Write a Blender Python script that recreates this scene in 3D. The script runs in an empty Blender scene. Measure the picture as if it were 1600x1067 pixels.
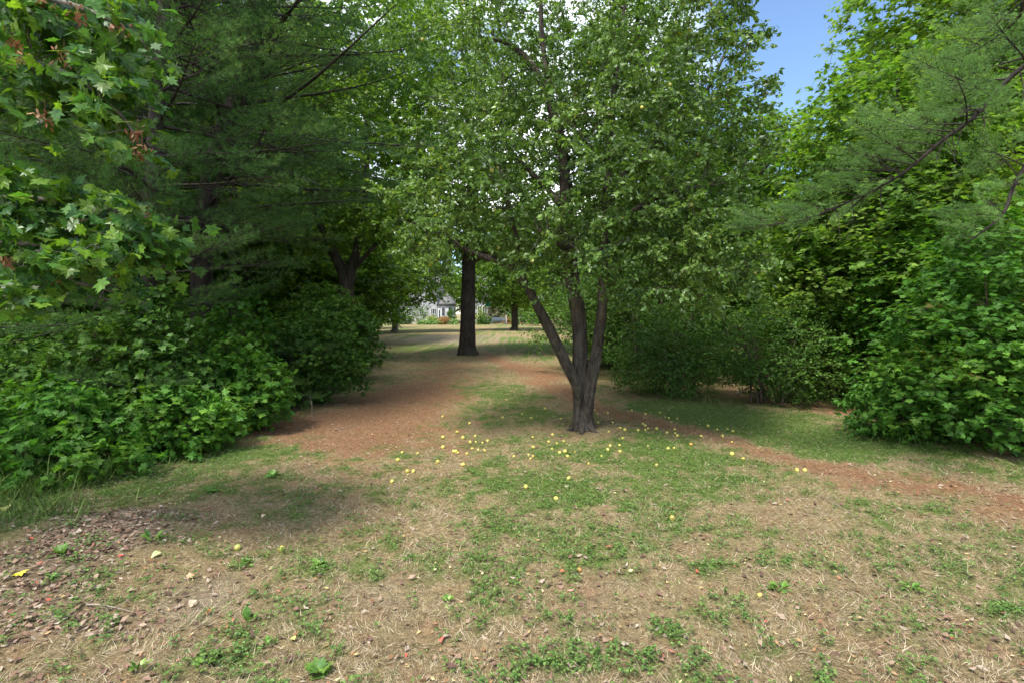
import bpy, math, random
import numpy as np
from mathutils import Matrix, Vector

R = math.radians
rng = np.random.default_rng(7)
random.seed(7)
scene = bpy.context.scene
COL = scene.collection

# ------------------------------------------------------------------ camera, sky, sun, exposure
F = 800.0            # focal length in photograph pixels (1600 wide)
HV = 490.0           # image row of the horizon
EYE = 1.6
cam_d = bpy.data.cameras.new('camera')
cam_d.sensor_width = 36.0
cam_d.lens = 36.0 * F / 1600.0
cam_d.shift_y = -(533.5 - HV) / 1600.0
cam_d.clip_start = 0.05
cam_d.clip_end = 3000
cam = bpy.data.objects.new('camera', cam_d)
COL.objects.link(cam)
cam.location = (0, 0, EYE)
cam.rotation_euler = (R(90), 0, 0)
scene.camera = cam

SUN_EL, SUN_AZ = 60.0, -150.0      # azimuth measured from +Y towards +X: the sun stands high behind the camera
world = bpy.data.worlds.new('World')
scene.world = world
world.use_nodes = True
wt = world.node_tree
bg = wt.nodes['Background']
sky = wt.nodes.new('ShaderNodeTexSky')
sky.sky_type = 'NISHITA'
sky.sun_disc = False
sky.sun_elevation = R(SUN_EL)
sky.sun_rotation = R(SUN_AZ)
sky.air_density = 1.0
sky.dust_density = 0.3
sky.ozone_density = 4.0
# broken thin white cloud over the whole dome
tcw = wt.nodes.new('ShaderNodeTexCoord')
mpw = wt.nodes.new('ShaderNodeMapping'); mpw.inputs['Scale'].default_value = (1.0, 1.0, 2.2); mpw.inputs['Location'].default_value = (4.1, 2.2, 1.7)
wt.links.new(tcw.outputs['Generated'], mpw.inputs[0])
ncw = wt.nodes.new('ShaderNodeTexNoise'); ncw.inputs['Scale'].default_value = 2.1; ncw.inputs['Detail'].default_value = 7; ncw.inputs['Roughness'].default_value = 0.55
wt.links.new(mpw.outputs[0], ncw.inputs[0])
rcw = wt.nodes.new('ShaderNodeMapRange'); rcw.inputs[1].default_value = 0.47; rcw.inputs[2].default_value = 0.66; rcw.inputs[4].default_value = 0.9
wt.links.new(ncw.outputs['Fac'], rcw.inputs[0])
mcw = wt.nodes.new('ShaderNodeMix'); mcw.data_type = 'RGBA'
wt.links.new(rcw.outputs[0], mcw.inputs[0]); wt.links.new(sky.outputs[0], mcw.inputs[6]); mcw.inputs[7].default_value = (13.0, 13.0, 13.1, 1)
wt.links.new(mcw.outputs[2], bg.inputs[0])
bg.inputs[1].default_value = 0.08

sd = bpy.data.lights.new('sun', 'SUN')
sd.energy = 2.0
sd.angle = R(13)
sd.color = (1.0, 0.95, 0.86)
sun = bpy.data.objects.new('sun', sd)
COL.objects.link(sun)
sdir = Vector((math.sin(R(SUN_AZ)) * math.cos(R(SUN_EL)), math.cos(R(SUN_AZ)) * math.cos(R(SUN_EL)), math.sin(R(SUN_EL))))
sun.rotation_euler = sdir.to_track_quat('Z', 'Y').to_euler()
sun.location = sdir * 40

scene.view_settings.view_transform = 'Standard'
scene.view_settings.look = 'None'
scene.view_settings.exposure = 1.84
scene.view_settings.gamma = 1.0
scene.view_settings.use_curve_mapping = False
scene.cycles.max_bounces = 8
scene.cycles.diffuse_bounces = 4
scene.cycles.transmission_bounces = 5
scene.cycles.glossy_bounces = 2
scene.cycles.caustics_reflective = False
scene.cycles.caustics_refractive = False
scene.cycles.sample_clamp_indirect = 6.0


# ------------------------------------------------------------------ small numpy geometry kit
def hash2(ix, iy, s):
    h = (ix.astype(np.int64) * 374761393 + iy.astype(np.int64) * 668265263 + s * 1442695041) & 0x7fffffff
    h = (h ^ (h >> 13)) * 1274126177 & 0x7fffffff
    return ((h ^ (h >> 16)) & 0xffff) / 65535.0


def vnoise(x, y, s=0):
    x = np.asarray(x, float); y = np.asarray(y, float)
    ix = np.floor(x); iy = np.floor(y)
    fx = x - ix; fy = y - iy
    fx = fx * fx * (3 - 2 * fx); fy = fy * fy * (3 - 2 * fy)
    a = hash2(ix, iy, s); b = hash2(ix + 1, iy, s); c = hash2(ix, iy + 1, s); d = hash2(ix + 1, iy + 1, s)
    return (a * (1 - fx) + b * fx) * (1 - fy) + (c * (1 - fx) + d * fx) * fy


def fbm(x, y, s=0, o=4):
    r = 0; a = 0.5; t = 0
    for k in range(o):
        r = r + a * vnoise(x * 2 ** k, y * 2 ** k, s + 17 * k); t += a; a *= 0.55
    return r / t


def gz(x, y):
    x = np.asarray(x, float); y = np.asarray(y, float)
    return (fbm(x * 0.35, y * 0.35, 3, 2) - 0.5) * 0.10 + (fbm(x * 2.3, y * 2.3, 5, 3) - 0.5) * 0.055


def GP(u, v):            # ground point seen at photo pixel (u, v)
    d = EYE * F / (v - HV)
    return np.array([(u - 800) / F * d, d])


def PD(u, v, d):         # point at depth d seen at photo pixel (u, v)
    return np.array([(u - 800) / F * d, d, EYE + (HV - v) / F * d])


def nz(v):
    v = np.asarray(v, float)
    return v / np.maximum(np.linalg.norm(v, axis=-1, keepdims=True), 1e-9)


def frames(tip, nrm):
    t = nz(tip)
    s = nz(np.cross(t, nrm))
    n = np.cross(s, t)
    return np.stack([s, t, n], axis=-1)      # columns: side, tip, normal


class MB:
    def __init__(self):
        self.v = []; self.f = []; self.n = 0

    def add(self, v, f):
        v = np.asarray(v, float).reshape(-1, 3)
        self.v.append(v); self.f.append(np.asarray(f, np.int64).reshape(-1, 3) + self.n); self.n += len(v)

    def arr(self):
        return np.concatenate(self.v), np.concatenate(self.f)

    def mesh(self, name, mat, smooth=False):
        me = bpy.data.meshes.new(name)
        if self.v:
            v, f = self.arr()
            me.vertices.add(len(v)); me.vertices.foreach_set('co', v.astype(np.float32).ravel())
            me.loops.add(len(f) * 3); me.loops.foreach_set('vertex_index', f.astype(np.int32).ravel())
            me.polygons.add(len(f)); me.polygons.foreach_set('loop_start', np.arange(0, len(f) * 3, 3, dtype=np.int32))
            if smooth:
                me.polygons.foreach_set('use_smooth', np.ones(len(f), bool))
            else:
                me.polygons.foreach_set('use_smooth', np.zeros(len(f), bool))
            me.update(calc_edges=True)
        if mat: me.materials.append(mat)
        return me

    def build(self, name, mat, parent=None, smooth=False):
        o = bpy.data.objects.new(name, self.mesh(name, mat, smooth))
        COL.objects.link(o)
        if parent: o.parent = parent
        return o

    def scatter(self, tv, tf, fr, pos, sc):
        n = len(pos); k = len(tv)
        sc = np.asarray(sc, float)
        if sc.ndim == 1: sc = sc[:, None]
        loc = tv[None, :, :] * (sc[:, None, :] if sc.shape[1] == 3 else sc[:, :, None])
        v = np.einsum('nij,nkj->nki', fr, loc) + pos[:, None, :]
        f = tf[None] + (np.arange(n) * k)[:, None, None]
        self.add(v.reshape(-1, 3), f.reshape(-1, 3))

    def tube(self, pts, rad, sides=6, rough=0.0, seed=0, cap=True):
        pts = np.asarray(pts, float); rad = np.asarray(rad, float)
        m = len(pts)
        tan = np.gradient(pts, axis=0); tan = nz(tan)
        ref = np.array([0.31, 0.2, 0.93]) if abs(tan[0, 2]) < 0.9 else np.array([1.0, 0.1, 0])
        s = nz(np.cross(tan, ref)); b = np.cross(tan, s)
        a = np.arange(sides) / sides * 2 * math.pi
        rr = rad[:, None] * np.ones((1, sides))
        if rough > 0:
            arc = np.cumsum(np.r_[0, np.linalg.norm(np.diff(pts, axis=0), axis=1)])
            A = np.cos(a)[None] * 2.1 + 5 + 0 * arc[:, None]; B = np.sin(a)[None] * 2.1 + arc[:, None] * 1.6
            rr = rr * (1 + rough * (fbm(A * 1.3, B, seed, 3) - 0.5) * 2)
        v = pts[:, None] + rr[..., None] * (np.cos(a)[None, :, None] * s[:, None] + np.sin(a)[None, :, None] * b[:, None])
        i = np.arange(m - 1)[:, None] * sides; j = np.arange(sides)[None]; j2 = (j + 1) % sides
        q = np.stack([i + j, i + j2, i + sides + j2, i + sides + j], -1).reshape(-1, 4)
        f = np.concatenate([q[:, [0, 1, 2]], q[:, [0, 2, 3]]])
        v = v.reshape(-1, 3)
        if cap:
            v = np.vstack([v, pts[-1] + tan[-1] * rad[-1] * 0.3]); c = m * sides; base = (m - 1) * sides
            f = np.vstack([f, np.stack([base + np.arange(sides), base + (np.arange(sides) + 1) % sides, np.full(sides, c)], -1)])
        self.add(v, f)

    def box(self, x0, x1, y0, y1, z0, z1):
        v = [(x, y, z) for x in (x0, x1) for y in (y0, y1) for z in (z0, z1)]
        q = [(0, 1, 3, 2), (4, 6, 7, 5), (0, 4, 5, 1), (2, 3, 7, 6), (0, 2, 6, 4), (1, 5, 7, 3)]
        f = []
        for a, b, c, d in q: f += [(a, b, c), (a, c, d)]
        self.add(v, f)

    def bar(self, p, q, r, sides=4):
        self.tube([p, q], [r, r], sides)


def smooth_line(pts, n):
    pts = np.asarray(pts, float)
    m = len(pts)
    P = np.vstack([2 * pts[0] - pts[1], pts, 2 * pts[-1] - pts[-2]])
    out = []
    ts = np.linspace(0, m - 1, n)
    for t in ts:
        i = min(int(t), m - 2); f = t - i
        p0, p1, p2, p3 = P[i], P[i + 1], P[i + 2], P[i + 3]
        out.append(0.5 * ((2 * p1) + (p2 - p0) * f + (2 * p0 - 5 * p1 + 4 * p2 - p3) * f * f + (3 * p1 - p0 - 3 * p2 + p3) * f ** 3))
    return np.array(out)


def thing(name, label, cat, loc=(0, 0, 0), group=None, rz=0.0):
    o = bpy.data.objects.new(name, None)
    o.empty_display_size = 0.2
    COL.objects.link(o)
    o.location = loc
    o.rotation_euler = (0, 0, rz)
    o['label'] = label; o['category'] = cat
    if group: o['group'] = group
    return o


def tag(o, label, cat, group=None):
    o['label'] = label; o['category'] = cat
    if group: o['group'] = group
    return o


def copy_tree(root, loc, rz=0.0, sc=1.0, label=None, group=None):
    kids = [(c, [g for g in c.children]) for c in root.children]
    r = root.copy(); COL.objects.link(r)
    r.location = loc; r.rotation_euler = (0, 0, rz); r.scale = (sc, sc, sc) if not hasattr(sc, '__len__') else sc
    if label: r['label'] = label
    if group: r['group'] = group
    elif 'group' in r and not group: del r['group']
    for c, gs in kids:
        d = c.copy(); COL.objects.link(d); d.parent = r
        for g in gs:
            e = g.copy(); COL.objects.link(e); e.parent = d
    return r


# ------------------------------------------------------------------ materials
def new_mat(name):
    m = bpy.data.materials.new(name); m.use_nodes = True
    nt = m.node_tree
    return m, nt, nt.nodes['Principled BSDF'], nt.nodes['Material Output']


def N(nt, typ, **kw):
    n = nt.nodes.new(typ)
    for k, v in kw.items(): setattr(n, k, v)
    return n


def ramp(nt, stops, interp='LINEAR'):
    r = nt.nodes.new('ShaderNodeValToRGB')
    r.color_ramp.interpolation = interp
    e = r.color_ramp.elements
    while len(e) < len(stops): e.new(0.5)
    for i, (p, c) in enumerate(stops):
        e[i].position = p; e[i].color = (*c, 1)
    return r


def leaf_mat(name, cols, trans=0.35, rough=0.42, spec=0.45, tint=(1.25, 1.35, 0.55), clump=0.6, clump_scale=0.9):
    """leaf colour varies leaf by leaf and slowly through the crown; light passes through the blade"""
    m, nt, bs, out = new_mat(name)
    L = nt.links.new
    geo = N(nt, 'ShaderNodeNewGeometry'); oi = N(nt, 'ShaderNodeObjectInfo')
    add = N(nt, 'ShaderNodeMath', operation='ADD'); L(geo.outputs['Random Per Island'], add.inputs[0]); L(oi.outputs['Random'], add.inputs[1])
    fr = N(nt, 'ShaderNodeMath', operation='FRACT'); L(add.outputs[0], fr.inputs[0])
    no = N(nt, 'ShaderNodeTexNoise'); no.inputs['Scale'].default_value = clump_scale; no.inputs['Detail'].default_value = 2
    L(geo.outputs['Position'], no.inputs['Vector'])
    mp = N(nt, 'ShaderNodeMapRange'); mp.inputs[1].default_value = 0.35; mp.inputs[2].default_value = 0.65
    L(no.outputs['Fac'], mp.inputs[0])
    mx = N(nt, 'ShaderNodeMath', operation='MULTIPLY_ADD')
    mxa = N(nt, 'ShaderNodeMath', operation='MULTIPLY'); L(fr.outputs[0], mxa.inputs[0]); mxa.inputs[1].default_value = 1 - clump
    L(mp.outputs[0], mx.inputs[0]); mx.inputs[1].default_value = clump; L(mxa.outputs[0], mx.inputs[2])
    r = ramp(nt, cols); L(mx.outputs[0], r.inputs[0])
    # a second draw per leaf picks the few yellow or brown ones
    hue = N(nt, 'ShaderNodeHueSaturation')
    m2 = N(nt, 'ShaderNodeMath', operation='MULTIPLY'); L(fr.outputs[0], m2.inputs[0]); m2.inputs[1].default_value = 7.31
    f2 = N(nt, 'ShaderNodeMath', operation='FRACT'); L(m2.outputs[0], f2.inputs[0])
    mr = N(nt, 'ShaderNodeMapRange'); mr.inputs[3].default_value = 0.65; mr.inputs[4].default_value = 1.45; L(f2.outputs[0], mr.inputs[0])
    nb = N(nt, 'ShaderNodeTexNoise'); nb.inputs['Scale'].default_value = 45; nb.inputs['Detail'].default_value = 2; L(geo.outputs['Position'], nb.inputs['Vector'])
    mb_ = N(nt, 'ShaderNodeMapRange'); mb_.inputs[1].default_value = .3; mb_.inputs[2].default_value = .7; mb_.inputs[3].default_value = .72; mb_.inputs[4].default_value = 1.28; L(nb.outputs['Fac'], mb_.inputs[0])
    mm = N(nt, 'ShaderNodeMath', operation='MULTIPLY'); L(mr.outputs[0], mm.inputs[0]); L(mb_.outputs[0], mm.inputs[1])
    L(mm.outputs[0], hue.inputs['Value']); L(r.outputs[0], hue.inputs['Color'])
    L(hue.outputs[0], bs.inputs['Base Color'])
    bs.inputs['Roughness'].default_value = rough
    bs.inputs['Specular IOR Level'].default_value = spec
    tr = N(nt, 'ShaderNodeBsdfTranslucent')
    mc = N(nt, 'ShaderNodeMix', data_type='RGBA', blend_type='MULTIPLY'); mc.inputs[0].default_value = 1
    L(hue.outputs[0], mc.inputs[6]); mc.inputs[7].default_value = (*tint, 1)
    L(mc.outputs[2], tr.inputs[0])
    ms = N(nt, 'ShaderNodeMixShader'); ms.inputs[0].default_value = trans
    L(bs.outputs[0], ms.inputs[1]); L(tr.outputs[0], ms.inputs[2]); L(ms.outputs[0], out.inputs[0])
    return m


def bark_mat(name, c0, c1, scale=14, bump=0.6):
    m, nt, bs, out = new_mat(name); L = nt.links.new
    tc = N(nt, 'ShaderNodeTexCoord')
    mp = N(nt, 'ShaderNodeMapping'); mp.inputs['Scale'].default_value = (1, 1, 0.32); L(tc.outputs['Object'], mp.inputs[0])
    n1 = N(nt, 'ShaderNodeTexNoise'); n1.inputs['Scale'].default_value = scale; n1.inputs['Detail'].default_value = 6; n1.inputs['Distortion'].default_value = 0.4
    L(mp.outputs[0], n1.inputs[0])
    vo = N(nt, 'ShaderNodeTexVoronoi', feature='DISTANCE_TO_EDGE'); vo.inputs['Scale'].default_value = scale * 1.6; L(mp.outputs[0], vo.inputs[0])
    n2 = N(nt, 'ShaderNodeTexNoise'); n2.inputs['Scale'].default_value = 3; n2.inputs['Detail'].default_value = 4; L(tc.outputs['Object'], n2.inputs[0])
    a = N(nt, 'ShaderNodeMath', operation='MULTIPLY_ADD'); L(n1.outputs[0], a.inputs[0]); a.inputs[1].default_value = 0.6
    b = N(nt, 'ShaderNodeMath', operation='MULTIPLY'); L(n2.outputs[0], b.inputs[0]); b.inputs[1].default_value = 0.4; L(b.outputs[0], a.inputs[2])
    r = ramp(nt, [(0.33, c0), (0.66, c1)]); L(a.outputs[0], r.inputs[0]); L(r.outputs[0], bs.inputs['Base Color'])
    h = N(nt, 'ShaderNodeMath', operation='ADD'); L(n1.outputs[0], h.inputs[0])
    cl = N(nt, 'ShaderNodeMath', operation='MINIMUM'); L(vo.outputs[0], cl.inputs[0]); cl.inputs[1].default_value = 0.15; L(cl.outputs[0], h.inputs[1])
    bp = N(nt, 'ShaderNodeBump'); bp.inputs['Strength'].default_value = bump; bp.inputs['Distance'].default_value = 0.05; L(h.outputs[0], bp.inputs['Height'])
    L(bp.outputs[0], bs.inputs['Normal']); bs.inputs['Roughness'].default_value = 0.9; bs.inputs['Specular IOR Level'].default_value = 0.2
    return m


def plain(name, c, rough=0.7, var=0.15, scale=20, spec=0.3):
    m, nt, bs, out = new_mat(name); L = nt.links.new
    tc = N(nt, 'ShaderNodeTexCoord'); no = N(nt, 'ShaderNodeTexNoise'); no.inputs['Scale'].default_value = scale; no.inputs['Detail'].default_value = 4
    L(tc.outputs['Object'], no.inputs[0])
    r = ramp(nt, [(0.3, tuple(x * (1 - var) for x in c)), (0.7, tuple(min(1, x * (1 + var)) for x in c))])
    L(no.outputs[0], r.inputs[0]); L(r.outputs[0], bs.inputs['Base Color'])
    bs.inputs['Roughness'].default_value = rough; bs.inputs['Specular IOR Level'].default_value = spec
    return m


def rand_mat(name, stops, rough=0.7, trans=0.0, spec=0.3):
    m, nt, bs, out = new_mat(name); L = nt.links.new
    geo = N(nt, 'ShaderNodeNewGeometry'); oi = N(nt, 'ShaderNodeObjectInfo')
    add = N(nt, 'ShaderNodeMath', operation='ADD'); L(geo.outputs['Random Per Island'], add.inputs[0]); L(oi.outputs['Random'], add.inputs[1])
    fr = N(nt, 'ShaderNodeMath', operation='FRACT'); L(add.outputs[0], fr.inputs[0])
    r = ramp(nt, stops); L(fr.outputs[0], r.inputs[0]); L(r.outputs[0], bs.inputs['Base Color'])
    bs.inputs['Roughness'].default_value = rough; bs.inputs['Specular IOR Level'].default_value = spec
    if trans:
        tr = N(nt, 'ShaderNodeBsdfTranslucent'); L(r.outputs[0], tr.inputs[0])
        ms = N(nt, 'ShaderNodeMixShader'); ms.inputs[0].default_value = trans
        L(bs.outputs[0], ms.inputs[1]); L(tr.outputs[0], ms.inputs[2]); L(ms.outputs[0], out.inputs[0])
    return m


M = {}
M['fruit_leaf'] = leaf_mat('fruit_leaf', [(0.0, (0.055, 0.115, 0.022)), (0.5, (0.105, 0.185, 0.036)), (0.97, (0.175, 0.265, 0.055)), (1.0, (0.45, 0.34, 0.04))], 0.38, 0.38, 0.5)
M['maple_leaf'] = leaf_mat('maple_leaf', [(0.0, (0.060, 0.150, 0.016)), (0.5, (0.120, 0.215, 0.034)), (1.0, (0.230, 0.325, 0.050))], 0.5, 0.5, 0.25)
M['near_maple_leaf'] = leaf_mat('near_maple_leaf', [(0.0, (0.045, 0.120, 0.040)), (0.5, (0.070, 0.165, 0.025)), (1.0, (0.160, 0.260, 0.025))], 0.42, 0.38, 0.4, clump=0.2)
M['shrub_leaf'] = leaf_mat('shrub_leaf', [(0.0, (0.050, 0.140, 0.022)), (0.5, (0.080, 0.200, 0.028)), (0.975, (0.150, 0.280, 0.035)), (1.0, (0.26, 0.15, 0.05))], 0.42, 0.5, 0.25, clump_scale=1.6)
M['bush_leaf'] = leaf_mat('bush_leaf', [(0.0, (0.050, 0.120, 0.024)), (0.5, (0.080, 0.165, 0.028)), (0.97, (0.130, 0.220, 0.035)), (1.0, (0.25, 0.17, 0.04))], 0.4, 0.48, 0.3)
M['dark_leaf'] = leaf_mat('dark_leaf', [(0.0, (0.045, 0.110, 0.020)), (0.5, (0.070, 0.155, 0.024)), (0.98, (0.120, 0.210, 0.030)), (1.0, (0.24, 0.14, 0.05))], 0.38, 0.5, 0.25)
M['wood_leaf'] = leaf_mat('wood_leaf', [(0.0, (0.060, 0.130, 0.018)), (0.5, (0.110, 0.200, 0.022)), (1.0, (0.210, 0.300, 0.030))], 0.45, 0.5, 0.3, clump_scale=0.3)
M['needle'] = leaf_mat('pine_needle', [(0.0, (0.040, 0.100, 0.026)), (0.5, (0.070, 0.150, 0.038)), (0.975, (0.130, 0.220, 0.055)), (1.0, (0.24, 0.13, 0.05))], 0.35, 0.55, 0.2, tint=(1.1, 1.2, 0.8))
M['needle_blue'] = leaf_mat('pale_pine_needle', [(0.0, (0.095, 0.190, 0.050)), (0.5, (0.145, 0.270, 0.072)), (1.0, (0.230, 0.360, 0.105))], 0.35, 0.5, 0.25, tint=(1.1, 1.2, 0.8))
M['fruit_bark'] = bark_mat('fruit_bark', (0.022, 0.018, 0.014), (0.105, 0.086, 0.068), 18, 0.9)
M['oak_bark'] = bark_mat('oak_bark', (0.022, 0.018, 0.014), (0.095, 0.078, 0.062), 12, 0.9)
M['pine_bark'] = bark_mat('pine_bark', (0.018, 0.015, 0.013), (0.065, 0.054, 0.046), 10, 0.8)
M['grey_bark'] = bark_mat('grey_bark', (0.10, 0.09, 0.08), (0.26, 0.23, 0.20), 14, 0.5)
M['twig'] = bark_mat('twig', (0.06, 0.045, 0.035), (0.16, 0.12, 0.09), 30, 0.2)

# ------------------------------------------------------------------ leaf templates (y = tip, z = normal)
T_simple = (np.array([(0, 0, 0), (-0.30, 0.42, 0.07), (0.30, 0.42, 0.07), (0, 1, -0.06), (0, 0.5, 0)], float),
            np.array([(0, 2, 4), (0, 4, 1), (4, 2, 3), (4, 3, 1)]))
T_quad = (np.array([(0, 0, 0), (-0.42, 0.45, 0.12), (0.42, 0.45, 0.1), (0, 1, -0.06)], float), np.array([(0, 2, 3), (0, 3, 1)]))


def maple_template(detail):
    if detail:
        o = [(0, 0), (0.16, -0.10), (0.42, -0.06), (0.30, 0.12), (0.52, 0.22), (0.74, 0.42), (0.48, 0.46), (0.34, 0.50), (0.40, 0.76), (0.20, 0.70), (0, 1.06)]
    else:
        o = [(0, 0), (0.38, -0.08), (0.30, 0.18), (0.68, 0.42), (0.32, 0.50), (0, 1.0)]
    r = o
    l = [(-x, y) for x, y in o[1:-1]][::-1]
    pts = r + l
    v = [(x, y, 0.10 * abs(x) - 0.10 * (x * x + (y - .35) ** 2)) for x, y in pts] + [(0, 0.34, 0.0)]
    c = len(pts)
    f = [(i, (i + 1) % c, c) for i in range(c)]
    if detail:     # leaf stalk
        k = len(v)
        v += [(-0.012, 0.0, 0.0), (0.012, 0.0, 0.0), (0.0, -0.55, 0.10)]
        f += [(k, k + 2, k + 1)]
    return np.array(v, float), np.array(f)


T_maple = maple_template(False)
T_maple_fine = maple_template(True)
# rounded, toothed broad leaf for the near bushes
_o = [(0, 0), (0.22, 0.08), (0.38, 0.30), (0.36, 0.55), (0.20, 0.82), (0, 1.05)]
_p = _o + [(-x, y) for x, y in _o[1:-1]][::-1]
T_broad = (np.array([(x, y, 0.22 * abs(x) - 0.15 * y * y) for x, y in _p] + [(0, 0.5, -0.03)], float),
           np.array([(i, (i + 1) % len(_p), len(_p)) for i in range(len(_p))]))


def shoots_leaves(C, O, per, k, L, droop, up, lsize, rg, flat=0.6, spread=1.0):
    """leaves along short shoots leaving each cluster centre; returns pos, frames, size, shoot segments"""
    n = len(C)
    D = nz(O[:, None, :] * 0.7 + rg.normal(0, 1, (n, per, 3)) * np.array([1, 1, flat]) * spread + np.array([0, 0, 0.1]))
    ln = L * rg.uniform(0.6, 1.15, (n, per, 1))
    t = (np.arange(k)[None, None, :, None] + rg.uniform(0.2, 0.9, (n, per, k, 1))) / k
    sag = np.zeros((1, 1, 1, 3)); sag[..., 2] = -1
    P = C[:, None, None, :] + D[:, :, None, :] * ln[:, :, None] * t + sag * (t ** 2) * L * 0.35 * droop + rg.normal(0, 0.018, (n, per, k, 3)) * (L / 0.3)
    tip = D[:, :, None, :] * 0.6 + rg.normal(0, 0.75, (n, per, k, 3)) * np.array([1, 1, 0.6]) + np.array([0, 0, -droop])
    nr = rg.normal(0, 1.0, (n, per, k, 3)) * (1 - up) + np.array([0, 0, 1.0]) * up + O[:, None, None, :] * 0.35
    fr = frames(tip.reshape(-1, 3), nr.reshape(-1, 3))
    sz = lsize * rg.uniform(0.6, 1.2, n * per * k)
    seg = np.stack([np.repeat(C, per, 0), (C[:, None] + D * ln - np.array([0, 0, L * 0.3 * droop])).reshape(-1, 3)], 1)
    return P.reshape(-1, 3), fr, sz, seg


def darts(n, ells, rg, mind, shell=0.55, keep=None, lump=0.35):
    """cluster centres spread through a union of ellipsoids, kept apart, mostly in the outer shell"""
    out = []; outd = []
    vol = np.array([e[1][0] * e[1][1] * e[1][2] for e in ells]) ** (2 / 3)
    pr = vol / vol.sum()
    arr = np.zeros((n, 3)); cnt = 0
    tries = 0
    ph = rg.uniform(0, 50)
    while cnt < n and tries < n * 30:
        tries += 1
        e = ells[rg.choice(len(ells), p=pr)]
        d = nz(rg.normal(0, 1, 3)); r = shell + (1 - shell) * rg.random() ** 0.6
        if rg.random() < 0.12: r = rg.random()
        bump = 1 + lump * (vnoise(d[0] * 2.2 + ph, d[1] * 2.2 + d[2] * 2.9, 4) - 0.6)
        p = np.array(e[0]) + d * np.array(e[1]) * r * bump
        if keep is not None and not keep(p): continue
        if cnt and np.min(np.sum((arr[:cnt] - p) ** 2, 1)) < mind * mind: continue
        arr[cnt] = p; cnt += 1; outd.append(nz(d / np.array(e[1])))
    return arr[:cnt], np.array(outd)


def connect(C, nodes, rads, mb, rg, rtip=0.004, arch=0.15, sides=4, rmul=0.011, kz=0.7):
    """grow a twig from the nearest sensible point of the tree to every cluster centre"""
    P = list(map(np.array, nodes)); Rd = list(rads)
    A = np.zeros((len(P) + len(C) * 4, 3)); RA = np.zeros(len(A)); m = len(P)
    A[:m] = P; RA[:m] = Rd
    d0 = np.array([np.min(np.linalg.norm(A[:m] - c, axis=1)) for c in C])
    for i in np.argsort(d0):
        c = C[i]
        dv = c - A[:m]; dist = np.linalg.norm(dv, axis=1)
        cost = dist + kz * np.maximum(0, -dv[:, 2]) + 0.02 / np.maximum(RA[:m], 0.004) * 0.05
        j = int(np.argmin(cost)); q = A[j]; L = dist[j]
        r0 = min(RA[j] * 0.75, rtip + rmul * L)
        n = 5
        t = np.linspace(0, 1, n)[:, None]
        mid = (q + c) / 2 + np.array([0, 0, arch * L]) + rg.normal(0, 0.09 * L, 3)
        pts = (1 - t) ** 2 * q + 2 * t * (1 - t) * mid + t * t * c
        pts[1:-1] += rg.normal(0, 0.02 * L, (n - 2, 3))
        rr = np.linspace(r0, rtip, n)
        mb.tube(pts, rr, sides)
        for k in range(1, n):
            A[m] = pts[k]; RA[m] = rr[k]; m += 1
    return


def make_tree(name, label, cat, loc, limbs, ells, n, mind, leaf, tmpl, lsize, per, k, L, droop, up, barkm, seed, group=None, keep=None,
              shell=0.55, lump=0.35, trunk_sides=14, shoot_r=0.0022, shoots=True, rough=0.10, flat=0.6, arch=0.15, root=None, crown_name='crown', kz=0.7):
    """limbs: list of (points, radii) in the tree's own space, the first one is the trunk"""
    rg = np.random.default_rng(seed)
    t = root or thing(name, label, cat, loc, group)
    bark = MB(); nodes = []; rads = []
    for i, (pts, rad) in enumerate(limbs):
        m = max(10, int(np.sum(np.linalg.norm(np.diff(np.array(pts, float), axis=0), axis=1)) / 0.12))
        m = min(m, 60)
        sp = smooth_line(pts, m)
        rr = np.interp(np.linspace(0, 1, m), np.linspace(0, 1, len(rad)), rad)
        bark.tube(sp, rr, trunk_sides if i == 0 or rr.max() > 0.06 else 7, rough, seed + i)
        for p_, r_ in zip(sp[m // 4:] if i == 0 else sp[2:], rr[m // 4:] if i == 0 else rr[2:]):
            nodes.append(p_); rads.append(r_)
    C, O = darts(n, ells, rg, mind, shell, keep, lump)
    connect(C, nodes, rads, bark, rg, arch=arch, kz=kz)
    P, fr, sz, seg = shoots_leaves(C, O, per, k, L, droop, up, lsize, rg, flat)
    if shoots:
        a, b = seg[:, 0], seg[:, 1]
        dd = nz(b - a); s = nz(np.cross(dd, rg.normal(0, 1, a.shape))) * shoot_r; s2 = np.cross(dd, s)
        v = np.stack([a + s, a - s * .5 + s2 * .86, a - s * .5 - s2 * .86, b], 1)
        f = np.array([(0, 1, 3), (1, 2, 3), (2, 0, 3)])[None] + (np.arange(len(a)) * 4)[:, None, None]
        bark.add(v.reshape(-1, 3), f.reshape(-1, 3))
    bark.build('trunk', barkm, t, True)
    cr = MB(); cr.scatter(tmpl[0], tmpl[1], fr, P, sz)
    cr.build(crown_name, leaf, t)
    return t, P, fr, sz


# ------------------------------------------------------------------ ground
blobs = []       # (x, y, rx, ry, channel, weight)


def blob(u, v, ru, rv, ch, w):
    a = GP(u, v); b = GP(u, v - rv); x = GP(u + ru, v)
    blobs.append((a[0], a[1], abs(x[0] - a[0]), max(0.25, abs(b[1] - a[1]) * 0.8), ch, w))


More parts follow.
